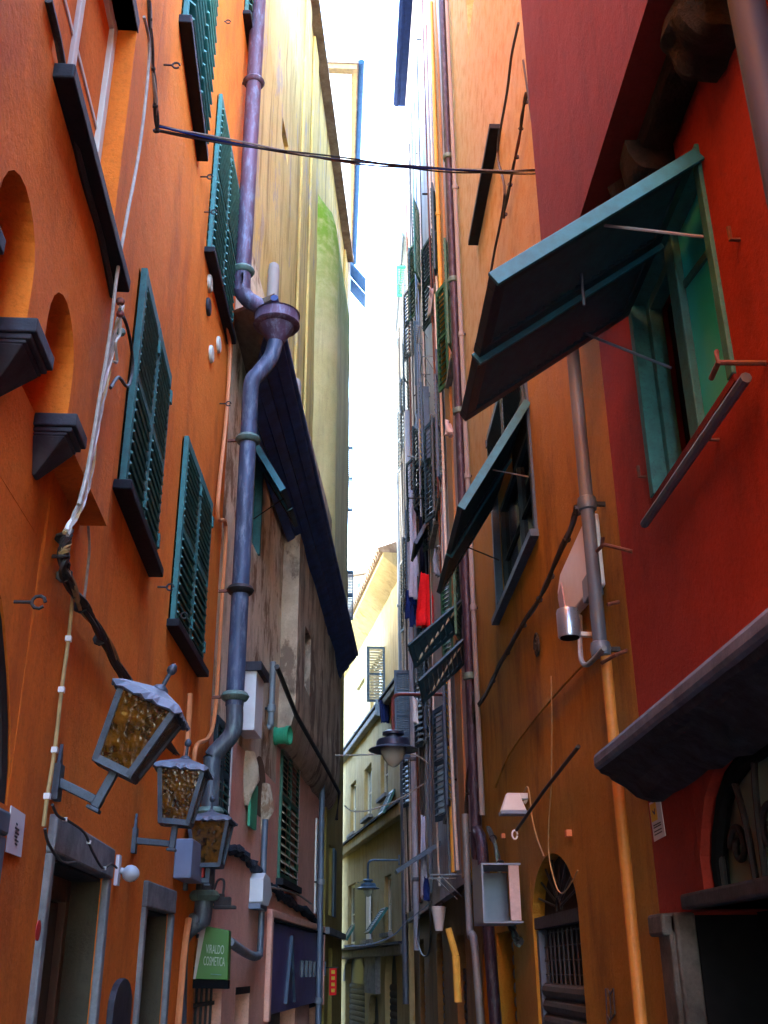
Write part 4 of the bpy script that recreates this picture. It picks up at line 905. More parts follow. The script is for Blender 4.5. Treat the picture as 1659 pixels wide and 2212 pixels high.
# ================================================================== FAR: CREAM HOUSE AT THE BEND
rt = building('cream_house', R4, 5, 'cream house with dark shutters closing the view where the alley bends')
def rect(u0, v0, u1, v1):
    um, vm = (u0+u1)/2, (v0+v1)/2; s = sorted((R4.S(u0, vm), R4.S(u1, vm))); z = sorted((R4.Z(um, v0), R4.Z(um, v1))); return (s[0], s[1], z[0], z[1])
zr = 10.2
wins = [rect(757, 1690, 769, 1800), rect(787, 1655, 803, 1765), rect(822, 1620, 838, 1720), rect(764, 1480, 788, 1590), rect(800, 1420, 832, 1530), rect(752, 1910, 768, 2040), rect(788, 1910, 804, 2030), rect(830, 1890, 846, 2015)]
arcs = [rect(746, 2070, 788, 2290), rect(832, 2060, 858, 2290), rect(796, 2150, 818, 2290)]
arcs = [(a[0], a[1], 0, a[3]) for a in arcs]
wall_front(R4, 0.02, 14, 0, zr, [x+(.2,) for x in wins+arcs], 0, amp=.03).build('wall', M['cream'], rt)
for i, x in enumerate(wins):
    window(rt, R4, x[0], x[1], x[2], x[3], .16, 0, M['offwhite'], .07, gl=M['pale_pane'] if i in (0, 1, 3) else M['glass'])
    box('sill', M['greystone'], rt, R4, x[0]-.1, x[1]+.1, x[2]-.08, x[2], -.05, .1)
for x in arcs:
    arch_filler(R4, x[0], x[1], x[3]-.55, x[3]+.001, -.2, -.001, 12).build('arch_spandrel', M['cream'], rt); roller(rt, R4, x[0]+.02, x[1]-.02, 0, x[3]-.6, -.12, M['steelshut'], .12); box('backing', M['tealdark'], rt, R4, x[0], x[1], x[3]-.6, x[3], -.19, -.15)
b = MB(); x = arcs[0]; n = 14; c = (x[0]+x[1])/2; ra = (x[1]-x[0])/2
for i in range(n):
    t0, t1 = math.pi*i/n, math.pi*(i+1)/n; f = lambda t, r: R4.pt(c-r*math.cos(t), x[3]-.55+min(.545, r*math.sin(t)) if r <= ra else x[3]-.55+r*math.sin(t)*.545/ra, .03)
    q = [f(t0, ra), f(t1, ra), f(t1, ra*1.18), f(t0, ra*1.18)]; b.hexa([p-R4.n*.028 for p in q]+q)
b.build('arch_surround', M['greystone'], rt)
for (p, q, t_) in (((750, 1612), (836, 1535), .16), ((748, 1832), (864, 1742), .26), ((752, 2062), (860, 2030), .2)):
    z = (R4.Z(*p)+R4.Z(*q))/2; box('string_course', M['cream'] if t_ > .2 else M['greystone'], rt, R4, .03, 13.8, z-t_, z, -.01, .16, bevel=.03); box('string_course', M['blackstone'], rt, R4, .03, 13.8, z+.002, z+.05, -.01, .2)
b = MB(); b.prism([R4.pt(.03, zr-.35, 0), R4.pt(.03, zr, .45), R4.pt(.03, zr+.1, .45), R4.pt(.03, zr+.1, 0)], [R4.pt(13.9, zr-.35, 0), R4.pt(13.9, zr, .45), R4.pt(13.9, zr+.1, .45), R4.pt(13.9, zr+.1, 0)]); b.build('eave_cove', M['cream'], rt)
b = MB(); b.prism([R4.pt(.03, zr+.1, .52), R4.pt(.03, zr+.22, .5), R4.pt(.03, zr+1.3, -3.5), R4.pt(.03, zr+.1, -3.5)], [R4.pt(13.9, zr+.1, .52), R4.pt(13.9, zr+.22, .5), R4.pt(13.9, zr+1.3, -3.5), R4.pt(13.9, zr+.1, -3.5)]); b.build('roof', M['tile'], rt)
b = MB()
for i in range(60): a = .1+i*.23; b.tube([R4.pt(a, zr+.17, .56), R4.pt(a, zr+.36, .1)], .07, 6)
o = b.build('roof_tiles', M['tile'], rt); o['kind'] = 'stuff'
def facing4(u0, v0, u1, v1, y, mat, n, slat=None, mids=(.5,)):
    p = at_y(u0, v0, y); q = at_y(u1, v0, y); r = at_y(u0, v1, y); return leaf(rt, p, V((1, .1, 0)), DN, (q-p).x, p.z-r.z, mat, n, V((0, -1, 0)), st=.07, mids=mids, slat_mat=slat)
facing4(792, 1396, 833, 1516, 24.5, M['blueshut'], (9, 8), M['slatlight']); facing4(765, 1470, 787, 1580, 29, M['whitepaint'], (10, 8)); facing4(772, 1905, 796, 2050, 28.5, M['tealdark'], (0, 0)).children and None
box('door_leaf', M['tealdark'], rt, R4, R4.S(796, 1960), R4.S(772, 1960), R4.Z(784, 2048), R4.Z(784, 1905), .03, .07); box('white_leaf', M['whitepaint'], rt, R4, R4.S(804, 1980), R4.S(797, 1980), R4.Z(800, 2045), R4.Z(800, 1925), .03, .07)
for (pu, pv, tu, tv) in ((836, 1960, 798, 2015), (768, 1995, 748, 2030), (852, 1705, 828, 1755)):
    p0 = R4.P(pu, pv, .02); tip = at_y(tu, tv, p0.y); awning(rt, R4, p0, p0+R4.d*.7, tip, M['tealdark'], 8, 1, rail=M['teal'], st=.06)
box('blocked_doorway', M['greystone'], rt, R4, R4.S(822, 2100), R4.S(798, 2100), R4.Z(805, 2145), R4.Z(805, 2050), 0, .12)

EW = Wall(-6, 36.5, 0, 1)
t = thing('sky_block', (-2.5, 36.5, 0), 'unseen plain block added beyond the bend to cut off low sky light', 'building')
b = MB(); b.hexa([V((-9, 36.5, 0)), V((-.75, 36.5, 0)), V((-.75, 41, 0)), V((-9, 41, 0)), V((-9, 36.5, 8)), V((-.75, 36.5, 8)), V((-.75, 41, 8)), V((-9, 41, 8))]); b.build('wall', M['olive'], t)  # added out of view: keeps low sky light off the cream house
b = MB(); b.prism([V((-9.2, 36.2, 8.01)), V((-.6, 36.2, 8.01)), V((-.6, 38.7, 9)), V((-9.2, 38.7, 9))], [V((-9.2, 36.2, 8.15)), V((-.6, 36.2, 8.15)), V((-.6, 38.7, 9.2)), V((-9.2, 38.7, 9.2))]); b.build('roof', M['tile'], t)
# far hillside house above the roofs
FW = Wall(-12, 52, 0, 1)
t = thing('far_house', (2, 52, 0), 'pale far house seen through the gap above the cream roof', 'building')
zb = at_y(790, 1242, 52).z
b = MB(); xl, xr = at_y(735, 1300, 52).x, at_y(850, 1300, 52).x; ap = at_y(790, 1242, 52); z_e = at_y(760, 1262, 52).z
out = [V((xl-2, 52, 0)), V((xr+2, 52, 0)), V((xr+2, 52, z_e)), V((ap.x, 52, ap.z)), V((xl-2, 52, z_e))]
b.prism(out, [p+V((0, 8, 0)) for p in out]); b.build('wall', M['far'], t)  # far wall in plain pale plaster
b = MB()
for (p, q) in ((out[4], out[3]), (out[3], out[2])): b.bar(p+V((0, 3.9, .1)), q+V((0, 3.9, .1)), 8.4, .18)
b.build('roof', M['tile'], t)
for (u, v) in ((782, 1275), (800, 1272), (778, 1325), (806, 1330)):
    p = at_y(u, v, 51.98); b = MB(); b.obox(p, V((1, 0, 0)), UP, V((0, 1, 0)), .22, .4, .03); b.build('window', M['glass'], t)

# ================================================================== THINGS
# ------------------------------------------------------------------ wall lanterns
def lantern(W, u, v, centre_px, label, tilt, wtop=.135, hgt=.27, plate=True, arm=None, glassm='amber'):
    p = W.P(u, v, 0); t = thing('wall_lantern', p, label, 'lantern', 'lanterns on the orange house')
    cpt = at_y(centre_px[0], centre_px[1], p.y)          # centre of the lantern body
    if arm is None: arm = (cpt - p).dot(W.n)
    ca, sa = math.cos(tilt), math.sin(tilt)
    X = W.n*ca - UP*sa; Z = UP*ca + W.n*sa; Y = W.d
    b = MB(); b.obox(p+W.n*.01, W.d, UP, W.n, .03, .055, .01); b.prism([p+W.n*.004+W.d*s_+UP*z for s_, z in ((-.02, .055), (.02, .055), (0, .12))], [p+W.n*.014+W.d*s_+UP*z for s_, z in ((-.02, .055), (.02, .055), (0, .12))]); b.build('wall_plate', M['lampmetal'], t)
    a0 = p+W.n*.015; a1 = a0+X*(arm-.015+.0)
    a1 = a0+X*((cpt-a0).dot(X))
    b = MB(); b.bar(a0, a1+X*.014, .028, .028, Y.cross(X)); b.build('arm', M['lampmetal'], t, bevel=.003)
    base = cpt - Z*(hgt*.5)
    q0 = a1 - Z*.02 + W.d*(cpt-a1).dot(W.d); L = (base-q0).dot(Z)
    b = MB(); b.bar(q0, q0+Z*max(.05, L), .028, .028, Y); b.obox(q0-Z*.006, X, Y, Z, .022, .022, .006); b.build('post', M['lampmetal'], t, bevel=.003)
    o = q0+Z*max(.05, L); wb, wt = wtop*.62, wtop
    C = lambda sx, sy, f: o + X*(sx*(wb+(wt-wb)*f)) + Y*(sy*(wb+(wt-wb)*f)) + Z*(hgt*f)
    b = MB()
    for sx in (-1, 1):
        for sy in (-1, 1): b.bar(C(sx, sy, 0), C(sx, sy, 1), .02, .02, X)
    for f, h in ((0.02, .024), (.99, .018)):
        k = [C(-1, -1, f), C(1, -1, f), C(1, 1, f), C(-1, 1, f)]
        for i in range(4): b.bar(k[i], k[(i+1) % 4], .018, h, Z)
    b.obox(o+Z*.004, X, Y, Z, wb+.008, wb+.008, .008)
    b.build('cage', M['lampmetal'], t)
    for (s0, s1) in (((-1, -1), (1, -1)), ((1, -1), (1, 1)), ((1, 1), (-1, 1)), ((-1, 1), (-1, -1))):
        m = [C(s0[0], s0[1], .05), C(s1[0], s1[1], .05), C(s1[0], s1[1], .97), C(s0[0], s0[1], .97)]
        nn = (m[1]-m[0]).cross(m[3]-m[0]).normalized(); cen = sum(m, V((0, 0, 0)))/4; sh = [cen+(x-cen)*.97 for x in m]
        b = MB(); b.hexa([x-nn*.002 for x in sh]+[x+nn*.002 for x in sh]); b.build('glass_pane', M[glassm], t)
    # scalloped roof
    b = MB(); rt_ = o+Z*(hgt*1.0); apex = rt_+Z*.06; n = 24; ring = []; inner = []
    for i in range(n*2):
        a = i/(n*2)*4; side = int(a) % 4; f = a-int(a); cs = [(-1, -1), (1, -1), (1, 1), (-1, 1)]; c0, c1 = cs[side], cs[(side+1) % 4]
        x = c0[0]+(c1[0]-c0[0])*f; y = c0[1]+(c1[1]-c0[1])*f; e = wt+.03
        ring.append(rt_+X*x*e+Y*y*e-Z*(.014*abs(math.sin(f*math.pi*5)))); inner.append(rt_+X*x*e*.8+Y*y*e*.8+Z*.018)
    m_ = len(ring); vs = ring+inner+[apex]; fs = [(i, (i+1) % m_, (i+1) % m_+m_, i+m_) for i in range(m_)]+[(i+m_, (i+1) % m_+m_, 2*m_) for i in range(m_)]
    b.add(vs, fs); r = b.build('roof', M['lamproof'], t); md = r.modifiers.new('s', 'SOLIDIFY'); md.thickness = .006
    b = MB(); b.lathe(apex-Z*.01, [(.03, 0), (.022, .012), (.008, .02), (.007, .06), (.015, .068), (.017, .08), (.01, .095), (.001, .1)], 12, Z); b.build('finial', M['lampmetal'], t, True)
    return t
lantern(L1, 118, 1690, (290, 1592), 'amber glass lantern drooping to one side above the larger stone doorway', math.radians(25), .095, .235)
lantern(L1, 286, 1816, (388, 1722), 'upright amber glass lantern in the middle of three, below the long cable', math.radians(5), .1, .245)
lantern(LF, 398, 1902, (453, 1823), 'smallest and farthest lantern with dim brown glass beside the grey box', 0, .115, .26)

# ------------------------------------------------------------------ hanging street lamps
def street_lamp(wallp, corner, bottom, rad, label, armmat):
    t = thing('street_lamp', wallp, label, 'street lamp', 'bell shaped lamps on bracket arms')
    dirx = (corner-wallp); dn = corner+V((0, 0, -.12)); top = V((corner.x, corner.y, bottom.z+rad*1.42))
    tub('arm', armmat, t, spline([wallp, wallp.lerp(corner, .6), corner-dirx.normalized()*.1, corner+V((0, 0, -.04))+dirx.normalized()*-.02, dn, top], 5), .022, 8)
    b = MB(); b.obox(wallp, V((0, 1, 0)), UP, V((1, 0, 0)), .06, .1, .015); b.build('wall_plate', armmat, t)
    z = rad
    b = MB(); b.lathe(bottom, [(.0, z*1.45), (.34*z, z*1.45), (.44*z, z*1.4), (.44*z, z*1.3), (.3*z, z*1.26), (.3*z, z*1.16), (.6*z, z*1.12), (.68*z, z*1.02), (.7*z, z*.88), (.72*z, z*.82), (.98*z, z*.72), (1.0*z, z*.68), (.97*z, z*.66), (.66*z, z*.74), (.5*z, z*.76)], 32); b.build('shade', M['lampdark'] if armmat is M['redarm'] else M['blueshut'], t, True)
    b = MB(); b.lathe(bottom, [(.52*z, z*.76), (.5*z, z*.6), (.4*z, z*.36), (.24*z, z*.14), (.1*z, z*.03), (.0, 0)], 28); b.build('globe', M['lampglass'], t, True)
    return t
bt = at_y(850, 1658, 13.0); street_lamp(R1.P(972, 1500, 0), V((bt.x, 13.0, at_y(860, 1500, 13).z)), V((bt.x, 13, bt.z)), .31, 'nearer bell shaped street lamp on a red brown arm over the alley', M['redarm'])
bt = at_y(795, 1938, 22.6); street_lamp(at_y(862, 1858, 22.6), V((bt.x, 22.6, at_y(797, 1858, 22.6).z)), V((bt.x, 22.6, bt.z)), .24, 'farther blue street lamp in front of the cream house shutters', M['blueshut'])

# ------------------------------------------------------------------ drainpipes
PO = .1
def PW(W, px, o): return [W.P(u, v, oo if False else o) for (u, v) in px]
# purple brown downpipe with funnel on the left, in pieces
t = thing('drainpipe', LF.P(500, 900, .1), 'purple brown drainpipe with a funnel and swan neck bends at the orange corner', 'drainpipe')
oL = .1; qa = LF.P(524, 600, oL); top = LF.P(577, 0, oL)
fun = at_y(591, 700, qa.y-.02)
tub('upper_pipe', M['coprpipe'], t, spline([V((qa.x, qa.y, top.z+8)), V((qa.x, qa.y, qa.z+1)), qa, at_y(530, 640, qa.y), at_y(560, 662, qa.y), at_y(586, 680, qa.y)], 6), .065, 14)
ft = at_y(591, 683, qa.y); fb = at_y(596, 740, qa.y); fh = (ft-fb).z
b = MB(); b.lathe(V((fb.x, fb.y, fb.z)), [(.06, 0), (.135, fh*.55), (.17, fh*.6), (.178, fh*.64), (.17, fh*.68), (.168, fh*1.0), (.178, fh*1.03), (.16, fh*1.03), (.15, fh*.7)], 26); b.build('funnel', M['coprpipe'], t, True)
low = [fb+V((0, 0, .03)), at_y(585, 772, qa.y), at_y(560, 805, qa.y-.03), at_y(543, 830, qa.y-.04)]
x0 = at_y(536, 950, 6.72); x1 = LF.P(492, 1500, .1); x1 = V((x0.x, x0.y, x1.z)); el = at_y(490, 1585, x0.y)
tub('middle_pipe', M['bluepurple'], t, spline(low+[V((x0.x, x0.y, x0.z+.15)), x0, V((x0.x, x0.y, el.z+.18))], 6), .06, 14)
lo = at_y(455, 1700, x0.y); l2 = at_y(428, 1960, x0.y)
tub('lower_pipe', M['lowpipe'], t, spline([V((x0.x, x0.y, el.z+.2)), V((x0.x, x0.y, el.z+.02)), at_y(478, 1612, x0.y), at_y(459, 1635, x0.y), V((lo.x, lo.y, at_y(456, 1665, x0.y).z)), V((lo.x, lo.y, l2.z)), at_y(423, 1990, x0.y), at_y(395, 2020, x0.y), at_y(386, 2060, x0.y-.05), at_y(382, 2212, x0.y-.05)], 6), .056, 14)
for (p, m) in ((qa+V((0, 0, .06)), 'verdigris'), (V((qa.x, qa.y, LF.Z(556, 232, oL))), 'coprpipe'), (x0, 'verdigris'), (V((x0.x, x0.y, at_y(497, 1275, x0.y).z)), 'iron'), (V((x0.x, x0.y, at_y(492, 1505, x0.y).z)), 'verdigris'), (V((lo.x, lo.y, at_y(432, 1935, x0.y).z)), 'verdigris'), (V((lo.x, lo.y, at_y(452, 1755, x0.y).z)), 'verdigris')):
    b = MB(); b.lathe(p, [(.07, -.03), (.082, -.022), (.094, 0), (.082, .022), (.07, .03)], 16); b.build('collar', M[m], t, True)
    b = MB(); b.bar(p, p+V((-.15, .02, 0)), .018, .018); b.build('bracket', M['rust'], t)
# two pipes at the joint of ochre and mauve houses
pa = R1.P(1013, 1100, .07); pb = R1.P(1022, 1100, .16)
yP = 9.9
def vert(u, v, o, z0, z1, y=None):
    p = R1.P(u, v, o); return [V((p.x, p.y, z0)), V((p.x, p.y, z1))]
z0 = R1.Z(1055, 1840)
p = R1.P(988, 800, .07)
downpipe('drainpipe', 'long dark purple drainpipe between the ochre and mauve houses', spline([V((p.x, p.y, 16)), V((p.x, p.y, 9)), V((p.x, p.y, z0+.45)), V((p.x-.0, p.y-.1, z0+.2)), V((p.x, p.y-.35, z0+.05)), V((p.x, p.y-.5, z0-.5)), V((p.x+.06, p.y-.6, .1))], 4), .05, M['darkpurple'], [(V((p.x, p.y, z)), UP) for z in (4.2, 5.6, 7.1, 8.8, 10.6)], M['verdigris'], R1)
p2 = R1.P(1000, 800, .045)
downpipe('drainpipe', 'long pale beige drainpipe alongside the dark purple one', [V((p2.x, p2.y, 15.5)), V((p2.x, p2.y, R1.Z(1060, 1725, .1)))], .024, M['palepipe'], [(V((p2.x, p2.y, z)), UP) for z in (4.8, 6.2, 7.9, 9.9)], M['palepipe'], R1)
p3 = R1.P(955, 700, .06)
downpipe('drainpipe', 'thin yellow ochre pipe on the mauve house front', [V((p3.x, p3.y, 15)), V((p3.x, p3.y, 8.3))], .028, M['yellowpipe'], [(V((p3.x, p3.y, z)), UP) for z in (9, 11)], M['yellowpipe'], R1)
p4 = R1.P(968, 1500, .06)
downpipe('drainpipe', 'ochre pipe low on the mauve house beside the dark shutters', [V((p4.x, p4.y, 5.5)), V((p4.x, p4.y, 2.6))], .03, M['yellowpipe'], [(V((p4.x, p4.y, 3.6)), UP)], M['yellowpipe'], R1)
p5 = R1.P(866, 900, .08)
downpipe('drainpipe', 'dark blue pipe at the far corner of the right row against the sky', [V((p5.x, 21.9, 16)), V((p5.x, 21.9, 1))], .06, M['bluepipe'], [(V((p5.x, 21.9, z)), UP) for z in (6, 9, 12)], M['bluepipe'], R1)
p6 = R1.P(896, 1800, .07)
downpipe('drainpipe', 'lavender grey pipe on the far pale house beside the blue louvres', [V((p6.x, p6.y, 12)), V((p6.x, p6.y, 1.9))], .05, M['lavender'], [(V((p6.x, p6.y, z)), UP) for z in (3, 5, 7)], M['bluepipe'], R1)
p7 = R1.P(1012, 1950, .1)
downpipe('drainpipe', 'grey pipe stub low on the mauve house, bent at its foot', spline([V((p7.x, p7.y, 3.0)), V((p7.x, p7.y, 2.1)), V((p7.x, p7.y-.1, 1.9)), V((p7.x, p7.y-.4, 1.75)), V((p7.x+.05, p7.y-.5, .1))], 4), .035, M['greypipe'], [], None, R1)
# pole with pipe between ochre and red house
q0 = R1.P(1228, 760, .09); q1 = R1.P(1308, 1400, .09); q0.y = q1.y = (q0.y+q1.y)/2
t = downpipe('drainpipe', 'grey brown service pipe in front of the ochre wall, ending in an orange painted pipe', [V((q0.x, q0.y, 7.5)), V((q1.x, q1.y, q1.z))], .034, M['brownpipe'], [(V((q0.x, q0.y, R1.Z(1270, 1085, .09))), UP), (V((q0.x, q0.y, q1.z+.02)), UP)], M['bluepipe'], R1)
tub('orange_pipe', M['orangepipe2'], t, [V((q1.x+.02, q1.y, q1.z)), V((q1.x+.02, q1.y-.01, 0))], .026, 10)
# bright pipe at the top right
p = R1.P(1632, 100, .12); downpipe('drainpipe', 'thick shiny metal pipe crossing the top right corner of the red wall', [V((p.x, p.y, 7.2)), V((p.x, p.y, R1.Z(1659, 260, .12)-.9))], .05, M['chrome'], [], None, R1)
# grey pipes on the weathered house
a = L2.P(628, 1150, .05); c = L2.P(614, 1490, .05)
t = downpipe('drainpipe', 'thin blue grey pipe down the weathered wall', spline([V((a.x, a.y, a.z)), V((a.x, a.y, c.z)), at_y(606, 1520, a.y), at_y(602, 1550, a.y)], 5), .03, M['bluepipe'], [(V((a.x, a.y, a.z-1)), UP)], M['bluepipe'], L2)
a = L2.P(590, 1430, .06); c = L2.P(586, 1555, .06)
t = downpipe('drainpipe', 'short grey vent pipe with bent foot above the green cup', spline([V((a.x, a.y, a.z)), V((a.x, a.y, c.z)), at_y(583, 1568, a.y), at_y(578, 1572, a.y)], 5), .028, M['greypipe'], [(V((a.x, a.y, c.z+.1)), UP)], M['greypipe'], L2)
a = L2.P(573, 1770, .06)
t = downpipe('drainpipe', 'slim blue grey pipe from the old corbel down past the white meter box', spline([V((a.x, a.y, a.z)), at_y(568, 1900, a.y), at_y(562, 2050, a.y), at_y(560, 2065, a.y), at_y(545, 2062, a.y), at_y(520, 2050, a.y), at_y(500, 2030, a.y)], 5), .026, M['bluepipe'], [(at_y(567, 1960, a.y), UP)], M['greypipe'], L2)
a = L2.P(696, 1700, .08)
t = downpipe('drainpipe', 'pale blue grey drainpipe at the far end of the salmon wall', [V((a.x, a.y, 3.9)), V((a.x, a.y, 0))], .035, M['bluepipe'], [(V((a.x, a.y, z)), UP) for z in (1.3, 2.6)], M['greypipe'], L2)
# orange painted conduits on the left corner
cable('conduit', 'orange painted conduit running down the corner of the orange house', LF, [(490, 705), (497, 760), (489, 900), (470, 1105), (488, 1135), (480, 1290), (462, 1560), (425, 1610), (420, 1660)], .014, M['orangepipe'], .03, None, 'conduit')
cable('conduit', 'short orange painted conduit behind the middle lantern', LF, [(410, 1498), (405, 1600), (398, 1660)], .016, M['orangepipe'], .03, None, 'conduit')
cable('conduit', 'orange conduit bundle beside the green sign', LF, [(408, 1985), (398, 2060), (385, 2212)], .02, M['orangepipe'], .03, None, 'conduit')
# handrail like black pipe along the jetty
pts = [L2.P(598, 1440, JO+.03), L2.P(640, 1545, JO+.03), L2.P(700, 1650, JO+.03), L2.P(733, 1712, JO+.03), L2.P(727, 1770, JO+.02)]
b = MB(); b.tube(pts, .022, 8); tag(b.build('cable', M['cable'], None, True, loc=pts[0]), 'thick black cable slanting along the edge of the dark jetty', 'cable')

# ------------------------------------------------------------------ cables
def strand(name, label, cat, px, W, r, mat, o, n=4, jit=.012, group=None, parts='strand', k=7):
    base = spline(wpts(W, px, o), k); t = thing(name, base[0], label, cat, group)
    for i in range(n):
        ph = random.random()*6; pts = [p + W.n*(jit*(.5+.5*math.sin(j*.55+ph))) + W.d*(jit*math.cos(j*.5+ph))+UP*(jit*.8*math.sin(j*.37+ph*2)) for j, p in enumerate(base)]
        tub(parts, mat[i % len(mat)], t, pts, r, 5)
    for j in (range(3, len(base), 6) if jit > .0075 else ()):
        b = MB(); b.lathe(base[j]-(base[min(j+1, len(base)-1)]-base[j]).normalized()*.01, [(jit*.9+r, 0), (jit*1.0+r, .005), (jit*.9+r, .01)], 8, (base[min(j+1, len(base)-1)]-base[j-1])); b.build('tie', M['cable'], t)
    return t
strand('cable_bundle', 'thick twisted bundle of black cables slanting across the orange wall above the lanterns', 'cables', [(140, 1150), (131, 1195), (136, 1235), (175, 1310), (225, 1395), (290, 1500), (345, 1590), (392, 1650)], L1, .009, [M['cable'], M['cable'], M['tan']], .03, 7, .018)
strand('cable_bundle', 'bundle of pale cables hanging down the near orange wall', 'cables', [(262, 660), (245, 730), (225, 830), (205, 930), (190, 1030), (168, 1100), (140, 1150)], L1, .006, [M['cablegrey'], M['cablewhite'], M['tan']], .12, 4, .007)
cable('cable', 'long white cable hanging down the near orange wall from the top', L1, [(311, 36), (322, 90), (318, 180), (300, 330), (272, 480), (252, 600), (238, 720), (215, 860), (190, 1010), (170, 1090)], .006, M['cablegrey'], .13)
cable('conduit', 'thin tan conduit dropping from the bundle to the stone lintel', L1, [(157, 1290), (148, 1380), (133, 1490), (118, 1620), (102, 1720), (94, 1785)], .0065, M['tan'], .02, None, 'conduit', 6, 4)
cable('cable', 'black cable drooping round the stone lintel to the round white camera', L1, [(97, 1790), (106, 1825), (135, 1862), (165, 1862)], .0045, M['cable'], .04)
cable('cable', 'black cable looping along the top of the stone lintel', L1, [(113, 1738), (125, 1762), (150, 1775), (183, 1800), (200, 1840), (222, 1875), (240, 1866), (252, 1875)], .0045, M['cable'], .045, None, 'cable', 6, 3)
cable('cable', 'dark cable down the left edge of the near window ledge', L1, [(105, 0), (128, 100), (150, 240), (180, 380), (215, 500), (236, 600), (244, 640)], .011, M['cable'], .1)
cable('cable', 'thin grey cable tail hanging below the arcade', L1, [(188, 1110), (193, 1180), (187, 1250), (182, 1290)], .005, M['cablegrey'], .02)
strand('cable_bundle', 'black and white cables strung across the alley from wall to wall', 'cables', [(318, 0), (326, 120), (333, 220), (338, 280)], L1, .008, [M['cable'], M['cable'], M['cablegrey']], .09, 3, .008)
A0 = L1.P(338, 280, .09); A1 = R1.P(1165, 372, .02)
for nm in range(1):
    t = thing('cable_span', A0, 'dark cables spanning the alley high up between orange and ochre walls', 'cables')
    for i in range(5):
        pts = []
        ph = i*1.7
        for j in range(41):
            f = j/40; p = A0.lerp(A1, f); p.z -= (.12+.012*i)*4*f*(1-f)*.55; p += V((0, .01*math.sin(f*9+ph), .008*math.sin(f*11+ph*2)+.006*i)); pts.append(p)
        tub('strand', [M['cable'], M['cable'], M['cablegrey'], M['navy_cloth'], M['cable']][i], t, pts, .0048, 5)
b = MB(); b.tube(spline([R1.P(1165, 345, .02), R1.P(1162, 372, .04), R1.P(1172, 395, .02), R1.P(1160, 400, .03)], 5), .006, 6)
tag(b.build('cable', M['cable'], None, True, loc=R1.P(1165, 370)), 'tangled cable end where the span meets the ochre wall', 'cable')
strand('cable_bundle', 'thick black cable bundle slanting down the ochre wall to the drainpipes', 'cables', [(1250, 1095), (1235, 1140), (1195, 1235), (1165, 1295), (1125, 1360), (1085, 1430), (1050, 1500), (1012, 1560)], R1, .009, [M['cable'], M['cable'], M['brownpipe']], .03, 5, .014)
cable('cable', 'dark cable arcing across the lower ochre wall', R1, [(1300, 1400), (1255, 1440), (1200, 1500), (1150, 1560), (1100, 1630), (1070, 1700)], .009, M['ochre'], .02)
cable('cable', 'black cable rising up the ochre wall from the tangle', R1, [(1120, 50), (1105, 120), (1095, 200), (1075, 330), (1090, 420), (1065, 560), (1045, 690), (1028, 750)], .011, M['cable'], .05)
strand('cable_bundle', 'knotted black cable running down beside the red upper storey', 'cables', [(1140, 200), (1128, 260), (1118, 330), (1102, 400), (1090, 470)], R1, .009, [M['cable'], M['rust']], .03, 3, .012)
cable('cable', 'black cable along the edge of the red upper storey', R1, [(1130, 130), (1155, 300), (1175, 420), (1190, 500)], .008, M['cable'], .04)
cable('cable', 'thin cord hanging in a loop over the arched doorway', R1, [(1190, 1460), (1192, 1560), (1190, 1700), (1185, 1790), (1186, 1850), (1200, 1910), (1215, 1930), (1235, 1905), (1248, 1880)], .004, M['tan'], .04)
cable('cable', 'cable from the white floodlight to the arched doorway', R1, [(1132, 1712), (1140, 1700), (1146, 1735), (1150, 1770), (1160, 1810), (1175, 1850)], .005, M['tan'], .03)
strand('cable_bundle', 'dark cables behind the projecting box sign', 'cables', [(1058, 1790), (1078, 1850), (1085, 1900), (1090, 1960), (1110, 2010), (1125, 2040)], R1, .013, [M['cable'], M['cable'], M['verdigris']], .05, 4, .02)
strand('cable_bundle', 'dark cables at the corner of the mauve house running to the ground', 'cables', [(1028, 1500), (1022, 1600), (1012, 1700), (1010, 1800), (1012, 1920)], R1, .012, [M['cable'], M['cable'], M['brownpipe']], .05, 4, .02)
for i, (px, lb) in enumerate((
    ([(744, 1740), (760, 1752), (790, 1752), (830, 1740), (870, 1722), (905, 1700), (935, 1680)], 'thin sagging cable over the middle of the alley in front of the cream house'),
    ([(705, 1628), (730, 1632), (800, 1630), (860, 1628), (900, 1632), (925, 1650)], 'taut cable behind the nearer street lamp'),
    ([(560, 1910), (600, 1920), (640, 1930), (672, 1952)], 'grey cable along the old string course'),
    ([(745, 2045), (800, 2040), (850, 2020), (880, 1990), (930, 1950), (975, 1905)], 'low cable crossing below the farther street lamp'))):
    pts = []
    for (u, v) in px: y = 12.9 if i == 2 else (14 + (0 if i == 1 else 2)); pts.append(at_y(u, v, y) if i != 2 else L2.P(u, v, .05))
    b = MB(); b.tube(spline(pts, 6), .011, 5); tag(b.build('cable', M['cablegrey'] if i != 3 else M['bluepipe'], None, True, loc=pts[0]), lb, 'cable')
